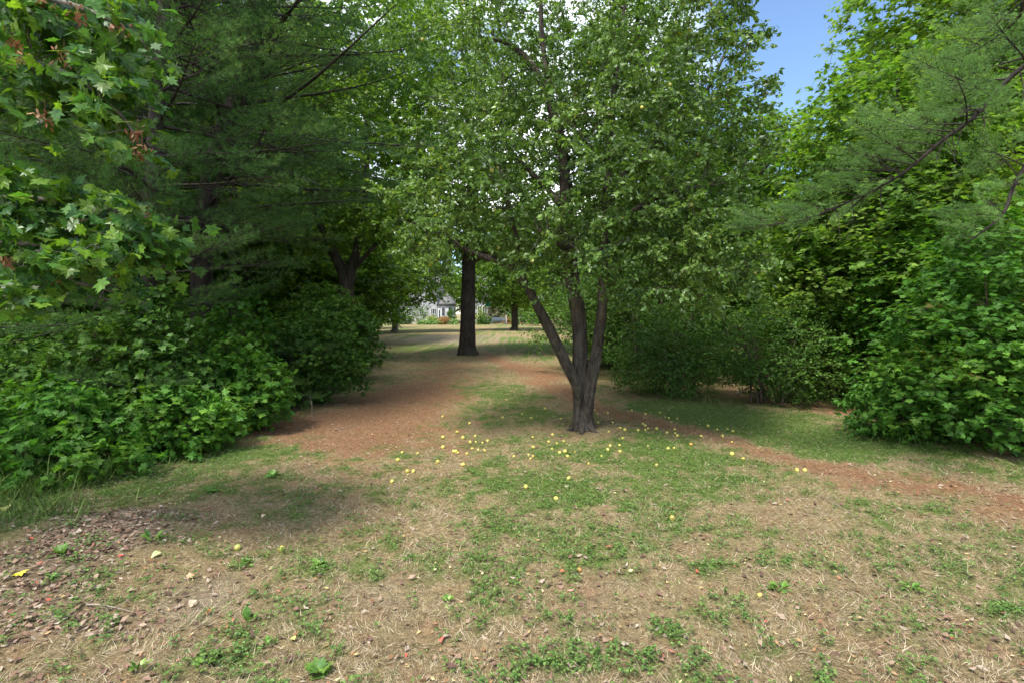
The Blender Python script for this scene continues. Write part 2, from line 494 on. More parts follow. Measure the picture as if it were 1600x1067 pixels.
for a in [(1035, 715, 110, 38, 'g', 1.3), (850, 765, 90, 30, 'g', 0.8), (960, 760, 150, 30, 'g', .5), (1230, 670, 170, 22, 'g', 2.2), (1080, 640, 100, 12, 'g', 2.2), (1400, 700, 140, 18, 'g', 1.8),
          (1540, 740, 80, 14, 'g', .9), (100, 760, 160, 45, 'g', 1.2), (330, 715, 110, 22, 'g', 1.2), (400, 760, 60, 20, 'g', .5), (790, 615, 60, 22, 'g', 1.0), (830, 640, 50, 14, 'g', 1.0),
          (960, 690, 60, 12, 'g', 0.7), (760, 690, 60, 14, 'g', .3), (690, 760, 80, 25, 'g', .5), (560, 880, 70, 30, 'g', .45), (1150, 870, 120, 35, 'g', .35), (830, 540, 50, 8, 'g', 1.2), (660, 541, 50, 7, 'g', 1.0),
          (900, 850, 120, 40, 'g', .3), (1430, 880, 140, 30, 'g', .35), (250, 830, 90, 30, 'g', .3), (720, 850, 130, 40, 'g', .35), (600, 720, 70, 14, 'g', .3), (950, 545, 60, 15, 'g', .8),
          (640, 620, 85, 38, 'r', 1.3), (560, 670, 80, 22, 'r', 1.1), (470, 665, 60, 14, 'r', 1.4), (680, 660, 70, 22, 'r', 0.8), (700, 570, 45, 12, 'r', .7), (840, 575, 50, 14, 'r', 0.8), (700, 700, 120, 14, 'r', 0.5),
          (1340, 645, 50, 10, 'r', 1.3), (1560, 700, 90, 14, 'r', 1.2), (920, 660, 90, 12, 'r', .3), (420, 700, 60, 10, 'r', .8), (1180, 610, 160, 14, 'r', .6), (250, 650, 200, 25, 'r', .6),
          (60, 870, 110, 65, 'l', 1.4), (180, 810, 120, 25, 'l', .8), (100, 960, 120, 40, 'l', .6), (300, 900, 100, 30, 'l', .2),
          (320, 910, 80, 22, 'd', .9), (880, 985, 60, 20, 'd', .5), (470, 805, 60, 14, 'd', .5), (930, 905, 40, 12, 'd', .3), (1270, 800, 40, 10, 'd', .5), (700, 530, 90, 7, 'd', .9), (560, 930, 90, 18, 'd', .5)]:
    blob(*a)
path_px = [(760, 552), (800, 572), (862, 600), (960, 638), (1080, 672), (1200, 708), (1350, 745), (1500, 775), (1700, 810)]
path_w = np.array([GP(*p) for p in path_px])


def masks(x, y):
    x = np.asarray(x, float); y = np.asarray(y, float)
    ch = {c: np.zeros_like(x) for c in 'grld'}
    wx = x + (fbm(x * 1.1, y * 1.1, 21, 3) - 0.5) * 1.0; wy = y + (fbm(x * 1.1, y * 1.1, 22, 3) - 0.5) * 1.4
    for bx, by, rx, ry, c, w in blobs:
        q = ((wx - bx) / rx) ** 2 + ((wy - by) / ry) ** 2
        ch[c] += w * np.exp(-q * 0.9)
    # worn needle covered path curving to the right
    best = np.full(x.shape, 1e9)
    for a, b in zip(path_w[:-1], path_w[1:]):
        ab = b - a; t = np.clip(((wx - a[0]) * ab[0] + (wy - a[1]) * ab[1]) / (ab @ ab), 0, 1)
        best = np.minimum(best, np.hypot(wx - a[0] - t * ab[0], wy - a[1] - t * ab[1]))
    ch['r'] += 1.0 * np.exp(-(best / 0.42) ** 2)
    ch['g'] -= 0.7 * np.exp(-(best / 0.40) ** 2)
    n1 = fbm(x * 1.7, y * 1.7, 31, 4); n2 = fbm(x * 5.0, y * 5.0, 41, 3); n3 = fbm(x * 0.5, y * 0.5, 51, 3)
    far = np.clip((y - 14) / 12, 0, 1)
    n5 = fbm(x * 11, y * 11, 71, 2)
    g = ch['g'] * 0.62 + (n1 - 0.5) * 1.1 + (n2 - 0.5) * 1.1 + (n5 - 0.5) * 1.7 + 0.22 - ch['r'] * 0.40 + far * (n3 - 0.45) * 1.2 - ch['d'] * 0.5
    r = ch['r'] + (n1 - 0.5) * -0.5 + (n2 - 0.5) * 0.9 + 0.05 * np.clip(1 - x / 3, 0, 1.5) - ch['g'] * 0.25 - far * 0.5
    l = ch['l'] + (n2 - 0.5) * 0.9 - 0.15
    d = ch['d'] + (n3 - 0.5) * 0.8 + (n2 - .5) * .5
    c01 = lambda a: np.clip(a, 0, 1)
    r = r * 0.85 - (n5 - 0.5) * 0.7
    return c01(g), c01(r), c01(l), c01(d)


def axis(dense_lo, dense_hi, step, lo, hi):
    a = list(np.arange(dense_lo, dense_hi + 1e-6, step))
    s = step; v = a[-1]
    while v < hi: s *= 1.25; v += s; a.append(v)
    s = step; v = a[0]
    while v > lo: s *= 1.25; v -= s; a.insert(0, v)
    return np.array(a)


xs = axis(-9, 9, 0.075, -600, 600); ys = axis(1.2, 16, 0.075, -600, 900)
X, Y = np.meshgrid(xs, ys)
Z = gz(X, Y) * np.clip(1 - (np.hypot(X, Y) - 60) / 60, 0, 1)
nx, ny = len(xs), len(ys)
i = np.arange(nx - 1)[None] + np.arange(ny - 1)[:, None] * nx
q = np.stack([i, i + 1, i + nx + 1, i + nx], -1).reshape(-1, 4)
g = MB(); g.add(np.stack([X, Y, Z], -1).reshape(-1, 3), np.concatenate([q[:, :3], q[:, [0, 2, 3]]]))
m, nt, bs, out = new_mat('ground'); L = nt.links.new
at = N(nt, 'ShaderNodeAttribute', attribute_name='cover')
sep = N(nt, 'ShaderNodeSeparateColor'); L(at.outputs['Color'], sep.inputs[0])
geo = N(nt, 'ShaderNodeNewGeometry')


def noise(scale, detail=5, rough=0.6, dist=0.0):
    n = N(nt, 'ShaderNodeTexNoise'); n.inputs['Scale'].default_value = scale; n.inputs['Detail'].default_value = detail
    n.inputs['Roughness'].default_value = rough; n.inputs['Distortion'].default_value = dist
    L(geo.outputs['Position'], n.inputs['Vector']); return n


def mixc(f, a, b):
    mx = N(nt, 'ShaderNodeMix', data_type='RGBA')
    if isinstance(f, float): mx.inputs[0].default_value = f
    else: L(f, mx.inputs[0])
    L(a, mx.inputs[6]); L(b, mx.inputs[7]); return mx.outputs[2]


nf = noise(110, 7, 0.85, 1.5); nm = noise(14, 6, 0.7); nl = noise(3.0, 4)
dry = ramp(nt, [(0.36, (0.09, 0.065, 0.035)), (0.50, (0.25, 0.187, 0.095)), (0.62, (0.44, 0.355, 0.20))]); L(nf.outputs[0], dry.inputs[0])
grn = ramp(nt, [(0.36, (0.045, 0.060, 0.018)), (0.50, (0.095, 0.150, 0.030)), (0.64, (0.19, 0.25, 0.07))]); L(nf.outputs[0], grn.inputs[0])
red = ramp(nt, [(0.36, (0.08, 0.04, 0.022)), (0.50, (0.235, 0.125, 0.066)), (0.64, (0.42, 0.265, 0.15))]); L(nf.outputs[0], red.inputs[0])
lit = ramp(nt, [(0.35, (0.07, 0.045, 0.035)), (0.50, (0.20, 0.145, 0.10)), (0.65, (0.38, 0.31, 0.24))]); L(nm.outputs[0], lit.inputs[0])
drt = ramp(nt, [(0.30, (0.19, 0.14, 0.11)), (0.7, (0.33, 0.28, 0.19))]); L(nf.outputs[0], drt.inputs[0])


def edge(val, nz_, amt):
    a = N(nt, 'ShaderNodeMath', operation='MULTIPLY_ADD'); L(nz_.outputs[0], a.inputs[0]); a.inputs[1].default_value = amt; L(val, a.inputs[2])
    b = N(nt, 'ShaderNodeMapRange'); L(a.outputs[0], b.inputs[0]); b.inputs[1].default_value = amt * 0.5 + 0.1; b.inputs[2].default_value = amt * 0.5 + 0.85
    return b.outputs[0]


c = mixc(edge(at.outputs['Alpha'], nm, 0.8), dry.outputs[0], drt.outputs[0])
c = mixc(edge(sep.outputs[1], nm, 0.8), c, red.outputs[0])
c = mixc(edge(sep.outputs[0], nm, 1.0), c, grn.outputs[0])
c = mixc(edge(sep.outputs[2], nm, 0.8), c, lit.outputs[0])
nq = noise(26, 7, 0.8, 0.6)
hv = N(nt, 'ShaderNodeHueSaturation'); mv = N(nt, 'ShaderNodeMapRange'); mv.inputs[1].default_value = .36; mv.inputs[2].default_value = .64; mv.inputs[3].default_value = .52; mv.inputs[4].default_value = 1.45
L(nq.outputs[0], mv.inputs[0]); L(mv.outputs[0], hv.inputs['Value']); L(c, hv.inputs['Color']); c = hv.outputs[0]
L(c, bs.inputs['Base Color']); bs.inputs['Roughness'].default_value = 0.95; bs.inputs['Specular IOR Level'].default_value = 0.1
bp = N(nt, 'ShaderNodeBump'); bp.inputs['Strength'].default_value = 0.7; bp.inputs['Distance'].default_value = 0.03
ad = N(nt, 'ShaderNodeMath', operation='ADD'); L(nf.outputs[0], ad.inputs[0]); L(nm.outputs[0], ad.inputs[1]); L(ad.outputs[0], bp.inputs['Height'])
L(bp.outputs[0], bs.inputs['Normal'])
ground = g.build('ground', m, None, True)
ground['kind'] = 'structure'
mg, mr_, ml, md = masks(X.ravel(), Y.ravel())
ca = ground.data.attributes.new('cover', 'FLOAT_COLOR', 'POINT')
ca.data.foreach_set('color', np.stack([mg, mr_, ml, md], -1).astype(np.float32).ravel())

# ------------------------------------------------------------------ what lies and grows on the ground (nobody could count it)
rg = np.random.default_rng(99)


def field(n, dmax, dmin=1.9, pw=1.5, wide=1.02):
    d = dmin + (dmax - dmin) * rg.random(n) ** pw
    x = (rg.random(n) * 2 - 1) * (d * wide + 0.35)
    return x, d


def thin_edge(x, y):     # 0 inside the woods at either side
    left = np.interp(y, [0, 4.2, 6.1, 8, 11.6, 20, 45], [-4.6, -4.4, -4.7, -3.9, -3.7, -5.2, -11])
    right = np.interp(y, [0, 5.5, 6.7, 8, 9, 11.6, 25, 45], [9, 5.8, 5.2, 5.5, 3.6, 2.4, 1.8, 3.5])
    return (x > left - 0.5) & (x < right + 0.5)


def blades(name, n, dmax, prob, hmin, hmax, width, lay, mat, pw=1.5, green=False):
    x, y = field(n, dmax, pw=pw)
    a, b, c_, d_ = masks(x, y)
    k = (rg.random(n) < prob(a, b, c_, d_)) & thin_edge(x, y)
    x, y = x[k], y[k]; m_ = len(x)
    z = gz(x, y)
    # blades stand in small tufts that lean the same way
    ang = vnoise(x * 6, y * 6, 77) * 12.6 + rg.normal(0, 0.9, m_)
    ln = rg.uniform(hmin, hmax, m_) * (0.6 + 0.8 * vnoise(x * 3, y * 3, 12))
    el = np.clip(rg.normal(lay, 0.3, m_), 0.04, 1.5)
    dr = np.stack([np.cos(ang) * np.cos(el), np.sin(ang) * np.cos(el), np.sin(el)], -1)
    s = nz(np.cross(dr, np.stack([rg.normal(0, .5, m_), rg.normal(0, .5, m_), np.ones(m_)], -1))) * (width * rg.uniform(.6, 1.3, m_) * (1 + y * 0.10))[:, None]
    p = np.stack([x, y, z - 0.004], -1)
    tip = p + dr * ln[:, None]; tip[:, 2] -= ln * 0.15
    tip[:, 2] = np.maximum(tip[:, 2], gz(tip[:, 0], tip[:, 1]) + 0.003)
    v = np.stack([p - s, p + s, tip], 1)
    mb = MB(); mb.add(v.reshape(-1, 3), np.arange(m_ * 3).reshape(-1, 3))
    o = mb.build(name, mat); o['kind'] = 'stuff'
    return o


mat_dry = rand_mat('dry_grass', [(0.0, (0.08, 0.05, 0.028)), (0.33, (0.23, 0.165, 0.095)), (0.72, (0.44, 0.355, 0.225)), (1.0, (0.62, 0.54, 0.38))], 0.7, 0.2)
mat_grn = rand_mat('green_grass', [(0.0, (0.05, 0.09, 0.018)), (0.5, (0.105, 0.18, 0.03)), (1.0, (0.22, 0.31, 0.075))], 0.5, 0.3)
mat_ndl = rand_mat('fallen_needle', [(0.0, (0.10, 0.045, 0.025)), (0.5, (0.26, 0.14, 0.08)), (1.0, (0.42, 0.27, 0.17))], 0.7)
mat_clv = rand_mat('clover_leaf', [(0.0, (0.045, 0.10, 0.022)), (0.6, (0.10, 0.19, 0.04)), (1.0, (0.19, 0.30, 0.07))], 0.5, 0.25)
mat_lit = rand_mat('dead_leaf', [(0.0, (0.07, 0.04, 0.03)), (0.3, (0.18, 0.10, 0.07)), (0.65, (0.27, 0.19, 0.13)), (0.93, (0.31, 0.25, 0.19)), (0.97, (0.42, 0.36, 0.28)), (1.0, (0.35, 0.06, 0.03))], 0.75)

blades('dry_grass', 680000, 18, lambda g, r, l, d: np.clip(0.95 - 0.55 * g - 0.75 * r - 0.55 * l - 0.5 * d, 0.05, 1), 0.025, 0.080, 0.0014, 0.28, mat_dry)
blades('green_grass', 480000, 24, lambda g, r, l, d: np.clip(g * 0.9 + 0.16 - 0.5 * r, 0.02, 1) * 0.75, 0.02, 0.06, 0.0013, 0.75, mat_grn)
blades('fallen_pine_needles', 120000, 13, lambda g, r, l, d: np.clip(r * 1.0 - 0.3 * g + .03, 0, 1), 0.05, 0.10, 0.0009, 0.05, mat_ndl)


def clover(name, n, dmax, prob, size, mat):
    x, y = field(n, dmax)
    a, b, c_, d_ = masks(x, y)
    pn = vnoise(x * 1.3 + 9, y * 1.3, 63) * 0.45 + vnoise(x * 7, y * 7, 64) * .9
    k = (rg.random(n) < prob(a, b, c_, d_) * np.clip(pn * 2.4 - 0.7, 0, 1)) & thin_edge(x, y)
    x, y = x[k], y[k]; m_ = len(x)
    mb = MB()
    for lobe in range(3):
        a0 = rg.random(m_) * 6.28 if lobe == 0 else a0 + 2.09
        tip = np.stack([np.cos(a0), np.sin(a0), rg.normal(0, .25, m_)], -1)
        nr = np.stack([rg.normal(0, .35, m_), rg.normal(0, .35, m_), np.ones(m_)], -1)
        p = np.stack([x, y, gz(x, y)], -1); p[:, 2] += 0.018 if lobe == 0 else 0.017
        if lobe == 0: base = rg.uniform(0, 0.03, m_); sz = size * rg.uniform(.6, 1.3, m_)
        p[:, 2] += base
        mb.scatter(T_quad[0] * np.array([1.0, 0.9, 1]), T_quad[1], frames(tip, nr), p, sz)
    o = mb.build(name, mat); o['kind'] = 'stuff'


clover('clover', 120000, 12, lambda g, r, l, d: np.clip(g * 1.2 - 0.05, 0, 1), 0.0145, mat_clv)


def litter(name, n, dmax, prob, smin, smax, mat, tm):
    x, y = field(n, dmax)
    a, b, c_, d_ = masks(x, y)
    k = rg.random(n) < prob(a, b, c_, d_)
    x, y = x[k], y[k]; m_ = len(x)
    a0 = rg.random(m_) * 6.28
    tip = np.stack([np.cos(a0), np.sin(a0), rg.normal(0.05, .22, m_)], -1)
    nr = np.stack([rg.normal(0, .35, m_), rg.normal(0, .35, m_), np.ones(m_)], -1)
    p = np.stack([x, y, gz(x, y) + rg.uniform(0.006, 0.022, m_)], -1)
    mb = MB(); sc = rg.uniform(smin, smax, m_)
    mb.scatter(tm[0], tm[1], frames(tip, nr), p, np.stack([sc * rg.uniform(.6, 1.1, m_), sc, sc * rg.uniform(-2.5, 2.5, m_)], -1))
    o = mb.build(name, mat); o['kind'] = 'stuff'


litter('leaf_litter', 80000, 12, lambda g, r, l, d: np.clip(l * 0.95 + 0.045 - .03 * g, 0, 1), 0.018, 0.055, mat_lit, T_simple)
litter('small_fallen_leaves', 26000, 24, lambda g, r, l, d: np.clip(0.08 + r * .35, 0, 1), 0.015, 0.036,
       rand_mat('pale_fallen_leaf', [(0, (0.16, 0.07, 0.03)), (0.4, (0.32, 0.17, 0.08)), (0.7, (0.42, 0.34, 0.15)), (0.9, (0.5, 0.45, 0.25)), (1, (0.45, 0.08, 0.04))], 0.6), T_simple)

# ------------------------------------------------------------------ the fruit tree in the middle
def rel(base, pts):
    return [np.array(p) - np.array(base) for p in pts]


fx, fy = 0.99, 7.2
fb = (fx, fy, float(gz(fx, fy)) - 0.03)


def FP(u, v, d): return PD(u, v, d)


limbs = [
    # middle stem with the common foot
    (rel(fb, [(fx, fy, -.12), FP(909, 640, 7.2), FP(907, 600, 7.2), FP(906, 560, 7.22), FP(905, 500, 7.25), FP(893, 430, 7.3), FP(884, 330, 7.35), FP(880, 240, 7.3), FP(862, 170, 7.2), FP(836, 110, 7.1), FP(800, 72, 7.0), FP(772, 62, 6.9)]),
     [0.165, 0.112, 0.108, 0.105, 0.10, 0.10, 0.085, 0.07, 0.06, 0.05, 0.035, 0.02]),
    (rel(fb, [FP(908, 655, 7.17), FP(904, 610, 7.14), FP(888, 575, 7.08), FP(866, 530, 7.0), FP(840, 480, 6.9), FP(818, 440, 6.8), FP(790, 412, 6.7), FP(755, 402, 6.6), FP(720, 385, 6.5), FP(680, 350, 6.4)]),
     [0.06, 0.075, 0.074, 0.070, 0.065, 0.060, 0.055, 0.035, 0.025, 0.012]),
    (rel(fb, [FP(916, 655, 7.15), FP(921, 610, 7.12), FP(932, 550, 7.1), FP(940, 490, 7.1), FP(944, 430, 7.15), FP(946, 370, 7.2), FP(948, 300, 7.25), FP(955, 200, 7.4), FP(965, 90, 7.6), FP(985, -60, 7.8)]),
     [0.085, 0.085, 0.080, 0.075, 0.070, 0.066, 0.058, 0.045, 0.035, 0.015]),
    (rel(fb, [FP(884, 330, 7.35), FP(850, 290, 7.9), FP(800, 240, 8.4), FP(740, 180, 8.8)]), [0.05, 0.04, 0.03, 0.012]),
    (rel(fb, [FP(946, 370, 7.2), FP(990, 330, 6.8), FP(1050, 300, 6.4), FP(1110, 290, 6.1)]), [0.045, 0.04, 0.028, 0.012]),
    (rel(fb, [FP(948, 300, 7.3), FP(1010, 240, 7.6), FP(1080, 180, 8.0), FP(1130, 90, 8.2), FP(1160, 0, 8.4)]), [0.05, 0.04, 0.035, 0.022, 0.012]),
    (rel(fb, [FP(893, 430, 7.3), FP(890, 400, 6.9), FP(870, 380, 6.3), FP(840, 360, 5.8)]), [0.04, 0.032, 0.025, 0.01]),
    (rel(fb, [FP(862, 170, 7.2), FP(850, 90, 7.1), FP(845, 0, 7.1), FP(850, -120, 7.2)]), [0.045, 0.04, 0.028, 0.012]),
    (rel(fb, [FP(818, 440, 6.8), FP(812, 400, 6.6), FP(800, 340, 6.4), FP(780, 260, 6.2)]), [0.035, 0.03, 0.022, 0.01]),
]
ft = thing('fruit_tree', 'three-stemmed fruit tree with small yellow fruit scattered on the ground round its foot', 'tree', fb)
ells = [((-0.1, 0, 3.7), (2.5, 2.2, 1.45)), ((0.1, 0.1, 5.6), (2.5, 2.3, 2.2)), ((1.0, -0.3, 2.9), (1.35, 1.4, 1.15)), ((-1.6, -0.5, 3.0), (1.0, 1.3, 0.9)), ((1.15, 0.1, 4.6), (1.5, 1.9, 1.7)), ((-.35, -1.1, 2.5), (.9, .6, .65)), ((1.2, -.8, 2.3), (1.0, .9, .7)), ((.25, -.9, 2.35), (.55, .4, .6)), ((1.9, -.5, 2.5), (.7, .8, .8)), ((-.35, 1.2, 5.4), (1.1, .8, 1.2))]


def keep_fruit(p):
    w = p + np.array(fb)
    if w[2] < 1.72: return False
    u = 800 + w[0] / w[1] * F; v = HV - (w[2] - EYE) / w[1] * F
    if u < 640 + 60 * vnoise(v / 40, 3) and 0 < v < 250 and u < 690: return vnoise(v / 30, u / 30) > 0.45
    if u > 1205: return False
    if v > 400 and u < 815: return vnoise(u / 25, v / 25) > 0.6 and v < 425
    return True


_, FPos, FFr, FSz = make_tree('fruit_tree', '', 'tree', fb, limbs, ells, 1620, 0.15, M['fruit_leaf'], T_simple, 0.068, 4, 15, 0.25, 0.45, 0.35, M['fruit_bark'], 11,
                              keep=keep_fruit, root=ft, trunk_sides=32, rough=0.22, shell=0.5)
for k_ in range(6):
    a = k_ * 1.05 + .3; c_, s_ = math.cos(a), math.sin(a); ro = MB()
    ro.tube(smooth_line([(.06 * c_ + .01, .06 * s_, .30), (.115 * c_, .115 * s_, .12), (.18 * c_, .18 * s_, .035), (.32 * c_, .32 * s_, -.02)], 9), np.linspace(.062, .022, 9), 9, .2, k_)
    ro.build('root', M['fruit_bark'], ft, True)
# knot rings where limbs were cut from the right stem
for (u, v, d, r_) in [(936, 536, 6.99, 0.032), (927, 560, 7.0, 0.028)]:
    c0 = FP(u, v, d) - np.array(fb); k = MB()
    a = np.linspace(0, 2 * math.pi, 15)
    ring = np.stack([c0[0] + r_ * np.cos(a) * .8, np.full(15, c0[1]) + 0.004 * np.cos(a * 2), c0[2] + r_ * 1.25 * np.sin(a)], -1)
    k.tube(ring, np.full(15, 0.009), 6, cap=False)
    k.tube([c0 + (0, 0.03, 0), c0 + (0, -0.004, 0)], [r_ * .9, r_ * .7], 10)
    k.build('knot', M['fruit_bark'], ft, True)


def fruit_mesh(name, mat, seed, bruise=False):
    """small hard pear or apple: lathe with a dimple, slightly lopsided, with its stalk"""
    rr = np.random.default_rng(seed); mb = MB()
    prof = [(0.0, -0.44), (0.10, -0.48), (0.26, -0.44), (0.42, -0.28), (0.50, 0.0), (0.46, 0.24), (0.32, 0.42), (0.14, 0.47), (0.04, 0.42), (0.0, 0.38)]
    s = 12; v = []; f = []
    lop = rr.normal(0, 0.05, 2)
    for i_, (r_, z_) in enumerate(prof):
        for j in range(s):
            a = j / s * 2 * math.pi
            k = 1 + 0.05 * math.sin(a * 2 + seed)
            v.append((r_ * k * math.cos(a) + lop[0] * z_, r_ * k * math.sin(a) + lop[1] * z_, z_))
    for i_ in range(len(prof) - 1):
        for j in range(s):
            a = i_ * s + j; b = i_ * s + (j + 1) % s
            f += [(a, b, b + s), (a, b + s, a + s)]
    mb.add(v, f)
    mb.tube([(lop[0] * .4, lop[1] * .4, 0.40), (0.03, 0.02, 0.52), (0.10, 0.05, 0.66)], [0.025, 0.02, 0.03], 5)
    return mb.mesh(name, mat, True)


def fruit_mat(name, c0, c1, c2):
    m, nt, bs, out = new_mat(name); L = nt.links.new
    tc = N(nt, 'ShaderNodeTexCoord'); no = N(nt, 'ShaderNodeTexNoise'); no.inputs['Scale'].default_value = 1.6; no.inputs['Detail'].default_value = 3
    oi = N(nt, 'ShaderNodeObjectInfo')
    va = N(nt, 'ShaderNodeVectorMath', operation='ADD'); L(tc.outputs['Object'], va.inputs[0]); cb = N(nt, 'ShaderNodeCombineXYZ')
    mu = N(nt, 'ShaderNodeMath', operation='MULTIPLY'); L(oi.outputs['Random'], mu.inputs[0]); mu.inputs[1].default_value = 40
    L(mu.outputs[0], cb.inputs[0]); L(cb.outputs[0], va.inputs[1]); L(va.outputs[0], no.inputs[0])
    r = ramp(nt, [(0.34, c2), (0.44, c1), (0.6, c0)]); L(no.outputs[0], r.inputs[0]); L(r.outputs[0], bs.inputs['Base Color'])
    bs.inputs['Roughness'].default_value = 0.35
    return m


M['fruit_yellow'] = fruit_mat('fruit_yellow', (0.62, 0.55, 0.13), (0.52, 0.43, 0.09), (0.28, 0.16, 0.06))
M['fruit_green'] = fruit_mat('fruit_green', (0.36, 0.42, 0.10), (0.42, 0.40, 0.10), (0.50, 0.25, 0.07))
M['fruit_orange'] = fruit_mat('fruit_orange', (0.68, 0.36, 0.10), (0.62, 0.26, 0.08), (0.40, 0.12, 0.05))
fmesh = [fruit_mesh('fruit', M['fruit_yellow'], s) for s in range(3)]
fgreen = [fruit_mesh('fruit', M['fruit_green'], s + 5) for s in range(2)]
forange = fruit_mesh('fruit', M['fruit_orange'], 9)
rf = np.random.default_rng(5)
hang = rf.choice(len(FPos), 60, replace=False)
for q_ in hang:
    p = FPos[q_] - np.array([0, 0, 0.05])
    o = bpy.data.objects.new('fruit', fgreen[q_ % 2] if q_ % 3 else fmesh[0]); COL.objects.link(o); o.parent = ft
    o.location = p; o.scale = (0.042,) * 3; o.rotation_euler = (rf.normal(0, .3), rf.normal(0, .3), rf.uniform(0, 6))

# fallen fruit, one thing each
c4 = [(490,143),(983,155),(1150,123),(1228,160),(708,195),(1470,172),(775,33),(1012,12),(1343,82),(490,310),(612,280),(665,322),(758,305),(722,355),(763,345),(822,355),(868,342),(477,403),(732,412),(790,420),(850,430),(572,440),(600,440),(628,450),(693,452),(147,455),(277,450),(113,512),(448,520),(658,542),(202,595),(238,595),(1090,473),(1210,465),(1253,482),(1222,500),(1242,397),(1402,405),(1413,293),(1232,315),(1362,355),(1435,365),(1482,343),(1458,440),(1508,432),(1528,467),(1595,435)]
c5 = [(145,80),(182,118),(268,117),(467,88),(577,120),(695,110),(737,143),(773,148),(840,150),(797,185),(150,205),(187,203),(312,197),(550,202),(570,215),(598,240),(575,257),(678,238),(367,248),(415,262),(272,268),(520,268),(757,265),(828,235),(828,265),(847,287),(1097,213),(1175,237),(1263,230),(1303,258),(1218,298),(1298,345),(1035,298),(272,382),(368,380),(605,380),(383,328),(768,402),(812,400),(257,425),(355,428),(212,467),(90,520),(677,530),(1390,490),(1312,450)]
spots = [(600 + a / 5.333, 620 + b / 5.333) for a, b in c4] + [(900 + a / 5.333, 620 + b / 5.333) for a, b in c5]
GRP = 'small yellow fruit fallen round the fruit tree'
proto = None


def drop_fruit(u, v, mesh, label, group=None, size=None):
    global proto
    x, y = GP(u, v + 2)
    if proto is None:
        proto = bpy.data.objects.new('fallen_fruit', mesh); COL.objects.link(proto); o = proto
    else:
        o = proto.copy(); o.data = mesh; COL.objects.link(o)
    s = size or rf.uniform(0.028, 0.050)
    x += rf.normal(0, 0.01)
    o.location = (x, y, float(gz(x, y)) + s * 0.34); o.scale = (s,) * 3
    o.rotation_euler = (rf.uniform(0, 3), rf.uniform(0, 3), rf.uniform(0, 6))
    o['label'] = label; o['category'] = 'fruit'
    if group: o['group'] = group
    elif 'group' in o: del o['group']
    return o


for k_, (u, v) in enumerate(spots):
    if u > 925: reg = 'on the worn path right of the trunk' if v < 676 else 'in the green grass just right of the trunk foot'
    elif v < 666: reg = 'in the shade left of the trunk'
    elif u < 700: reg = 'leftmost, at the edge of the brown needles'
    elif u < 790: reg = 'on brown ground left of the trunk'
    else: reg = 'before the trunk, under the leaning stem'
    drop_fruit(u, v, fmesh[k_ % 3], 'small yellow fruit fallen ' + reg, 'yellow fruit fallen ' + reg)
for (u, v, lab, ms) in [
    (1051, 808, 'yellow fallen fruit lying alone farthest out on the grass right of centre', fmesh[0]),
    (871, 775, 'yellow fallen fruit lying alone on the grass a little behind the farthest out one', fmesh[1]),
    (821, 757, 'pale yellow fallen fruit on grass, straight below the left leaning stem', fmesh[2]),
    (891, 742, 'yellow fallen fruit in the green grass directly in front of the trunk', fmesh[0]),
    (612, 749, 'yellow fallen fruit leftmost of the scatter, in front of the brown needle patch', fmesh[1]),
    (437, 858, 'larger yellow fallen fruit, right one of the pair in the left foreground', fmesh[2]),
    (370, 855, 'pale green fallen fruit, left one of the pair in the left foreground', fgreen[0]),
    (903, 886, 'small orange fallen fruit beside red leaf scraps in the middle foreground', forange),
    (1245, 731, 'left one of two fallen fruit lying together on the worn path at right', fmesh[0]),
    (1259, 731, 'right one of two fallen fruit lying together on the worn path at right', fmesh[1]),
    (1081, 689, 'orange-tinted fallen fruit on the edge of the worn path', forange),
    (1184, 924, 'flat yellow fallen fruit half hidden in dry grass beside a green weed rosette', fmesh[0]),
]:
    drop_fruit(u, v, ms, lab, None, 0.028 if v > 880 else 0.043)

# ------------------------------------------------------------------ shade trees on the lawn
ox, oy = GP(731, 555)
ob = (ox, oy, float(gz(ox, oy)) - 0.03)
make_tree('shade_tree', 'shade tree with one thick straight dark trunk, behind and left of the fruit tree', 'tree', ob,
          [(rel(ob, [(ox, oy, 0), (ox - .02, oy, 0.35), (ox, oy, 1.2), (ox + 0.02, oy, 2.6), (ox + .05, oy, 4), (ox + .15, oy, 6), (ox, oy, 9), (ox-.3, oy, 12.5)]), [0.46, 0.33, 0.29, 0.27, 0.25, 0.2, 0.12, 0.04]),
           ([(0, 0, 3.5), (0.9, .2, 4.1), (2.2, .5, 4.8), (3.3, .4, 5.6)], [.13, .1, .07, .03]), ([(0, 0, 3.9), (-1.2, -.3, 4.6), (-2.6, -.3, 5.4)], [.13, .1, .03]),
           ([(0, 0, 4.2), (0.2, -1.2, 5), (.2, -2.6, 5.7)], [.12, .1, .03]), ([(0, 0, 4.6), (-.4, 1.4, 5.6), (-.6, 2.6, 6.6)], [.12, .1, .03])],
          [((0, 0, 5.6), (4.2, 3.6, 2.0)), ((0, 0, 8.2), (3.6, 3.2, 2.8)), ((-.4, 0, 12.0), (3.6, 2.8, 2.8)), ((-1.7, 0, 9.6), (3.0, 2.6, 3.4))], 1650, 0.38, M['maple_leaf'], T_maple, 0.105, 4, 8, 0.62, 0.4, 0.5, M['oak_bark'], 21, trunk_sides=24, rough=0.10)
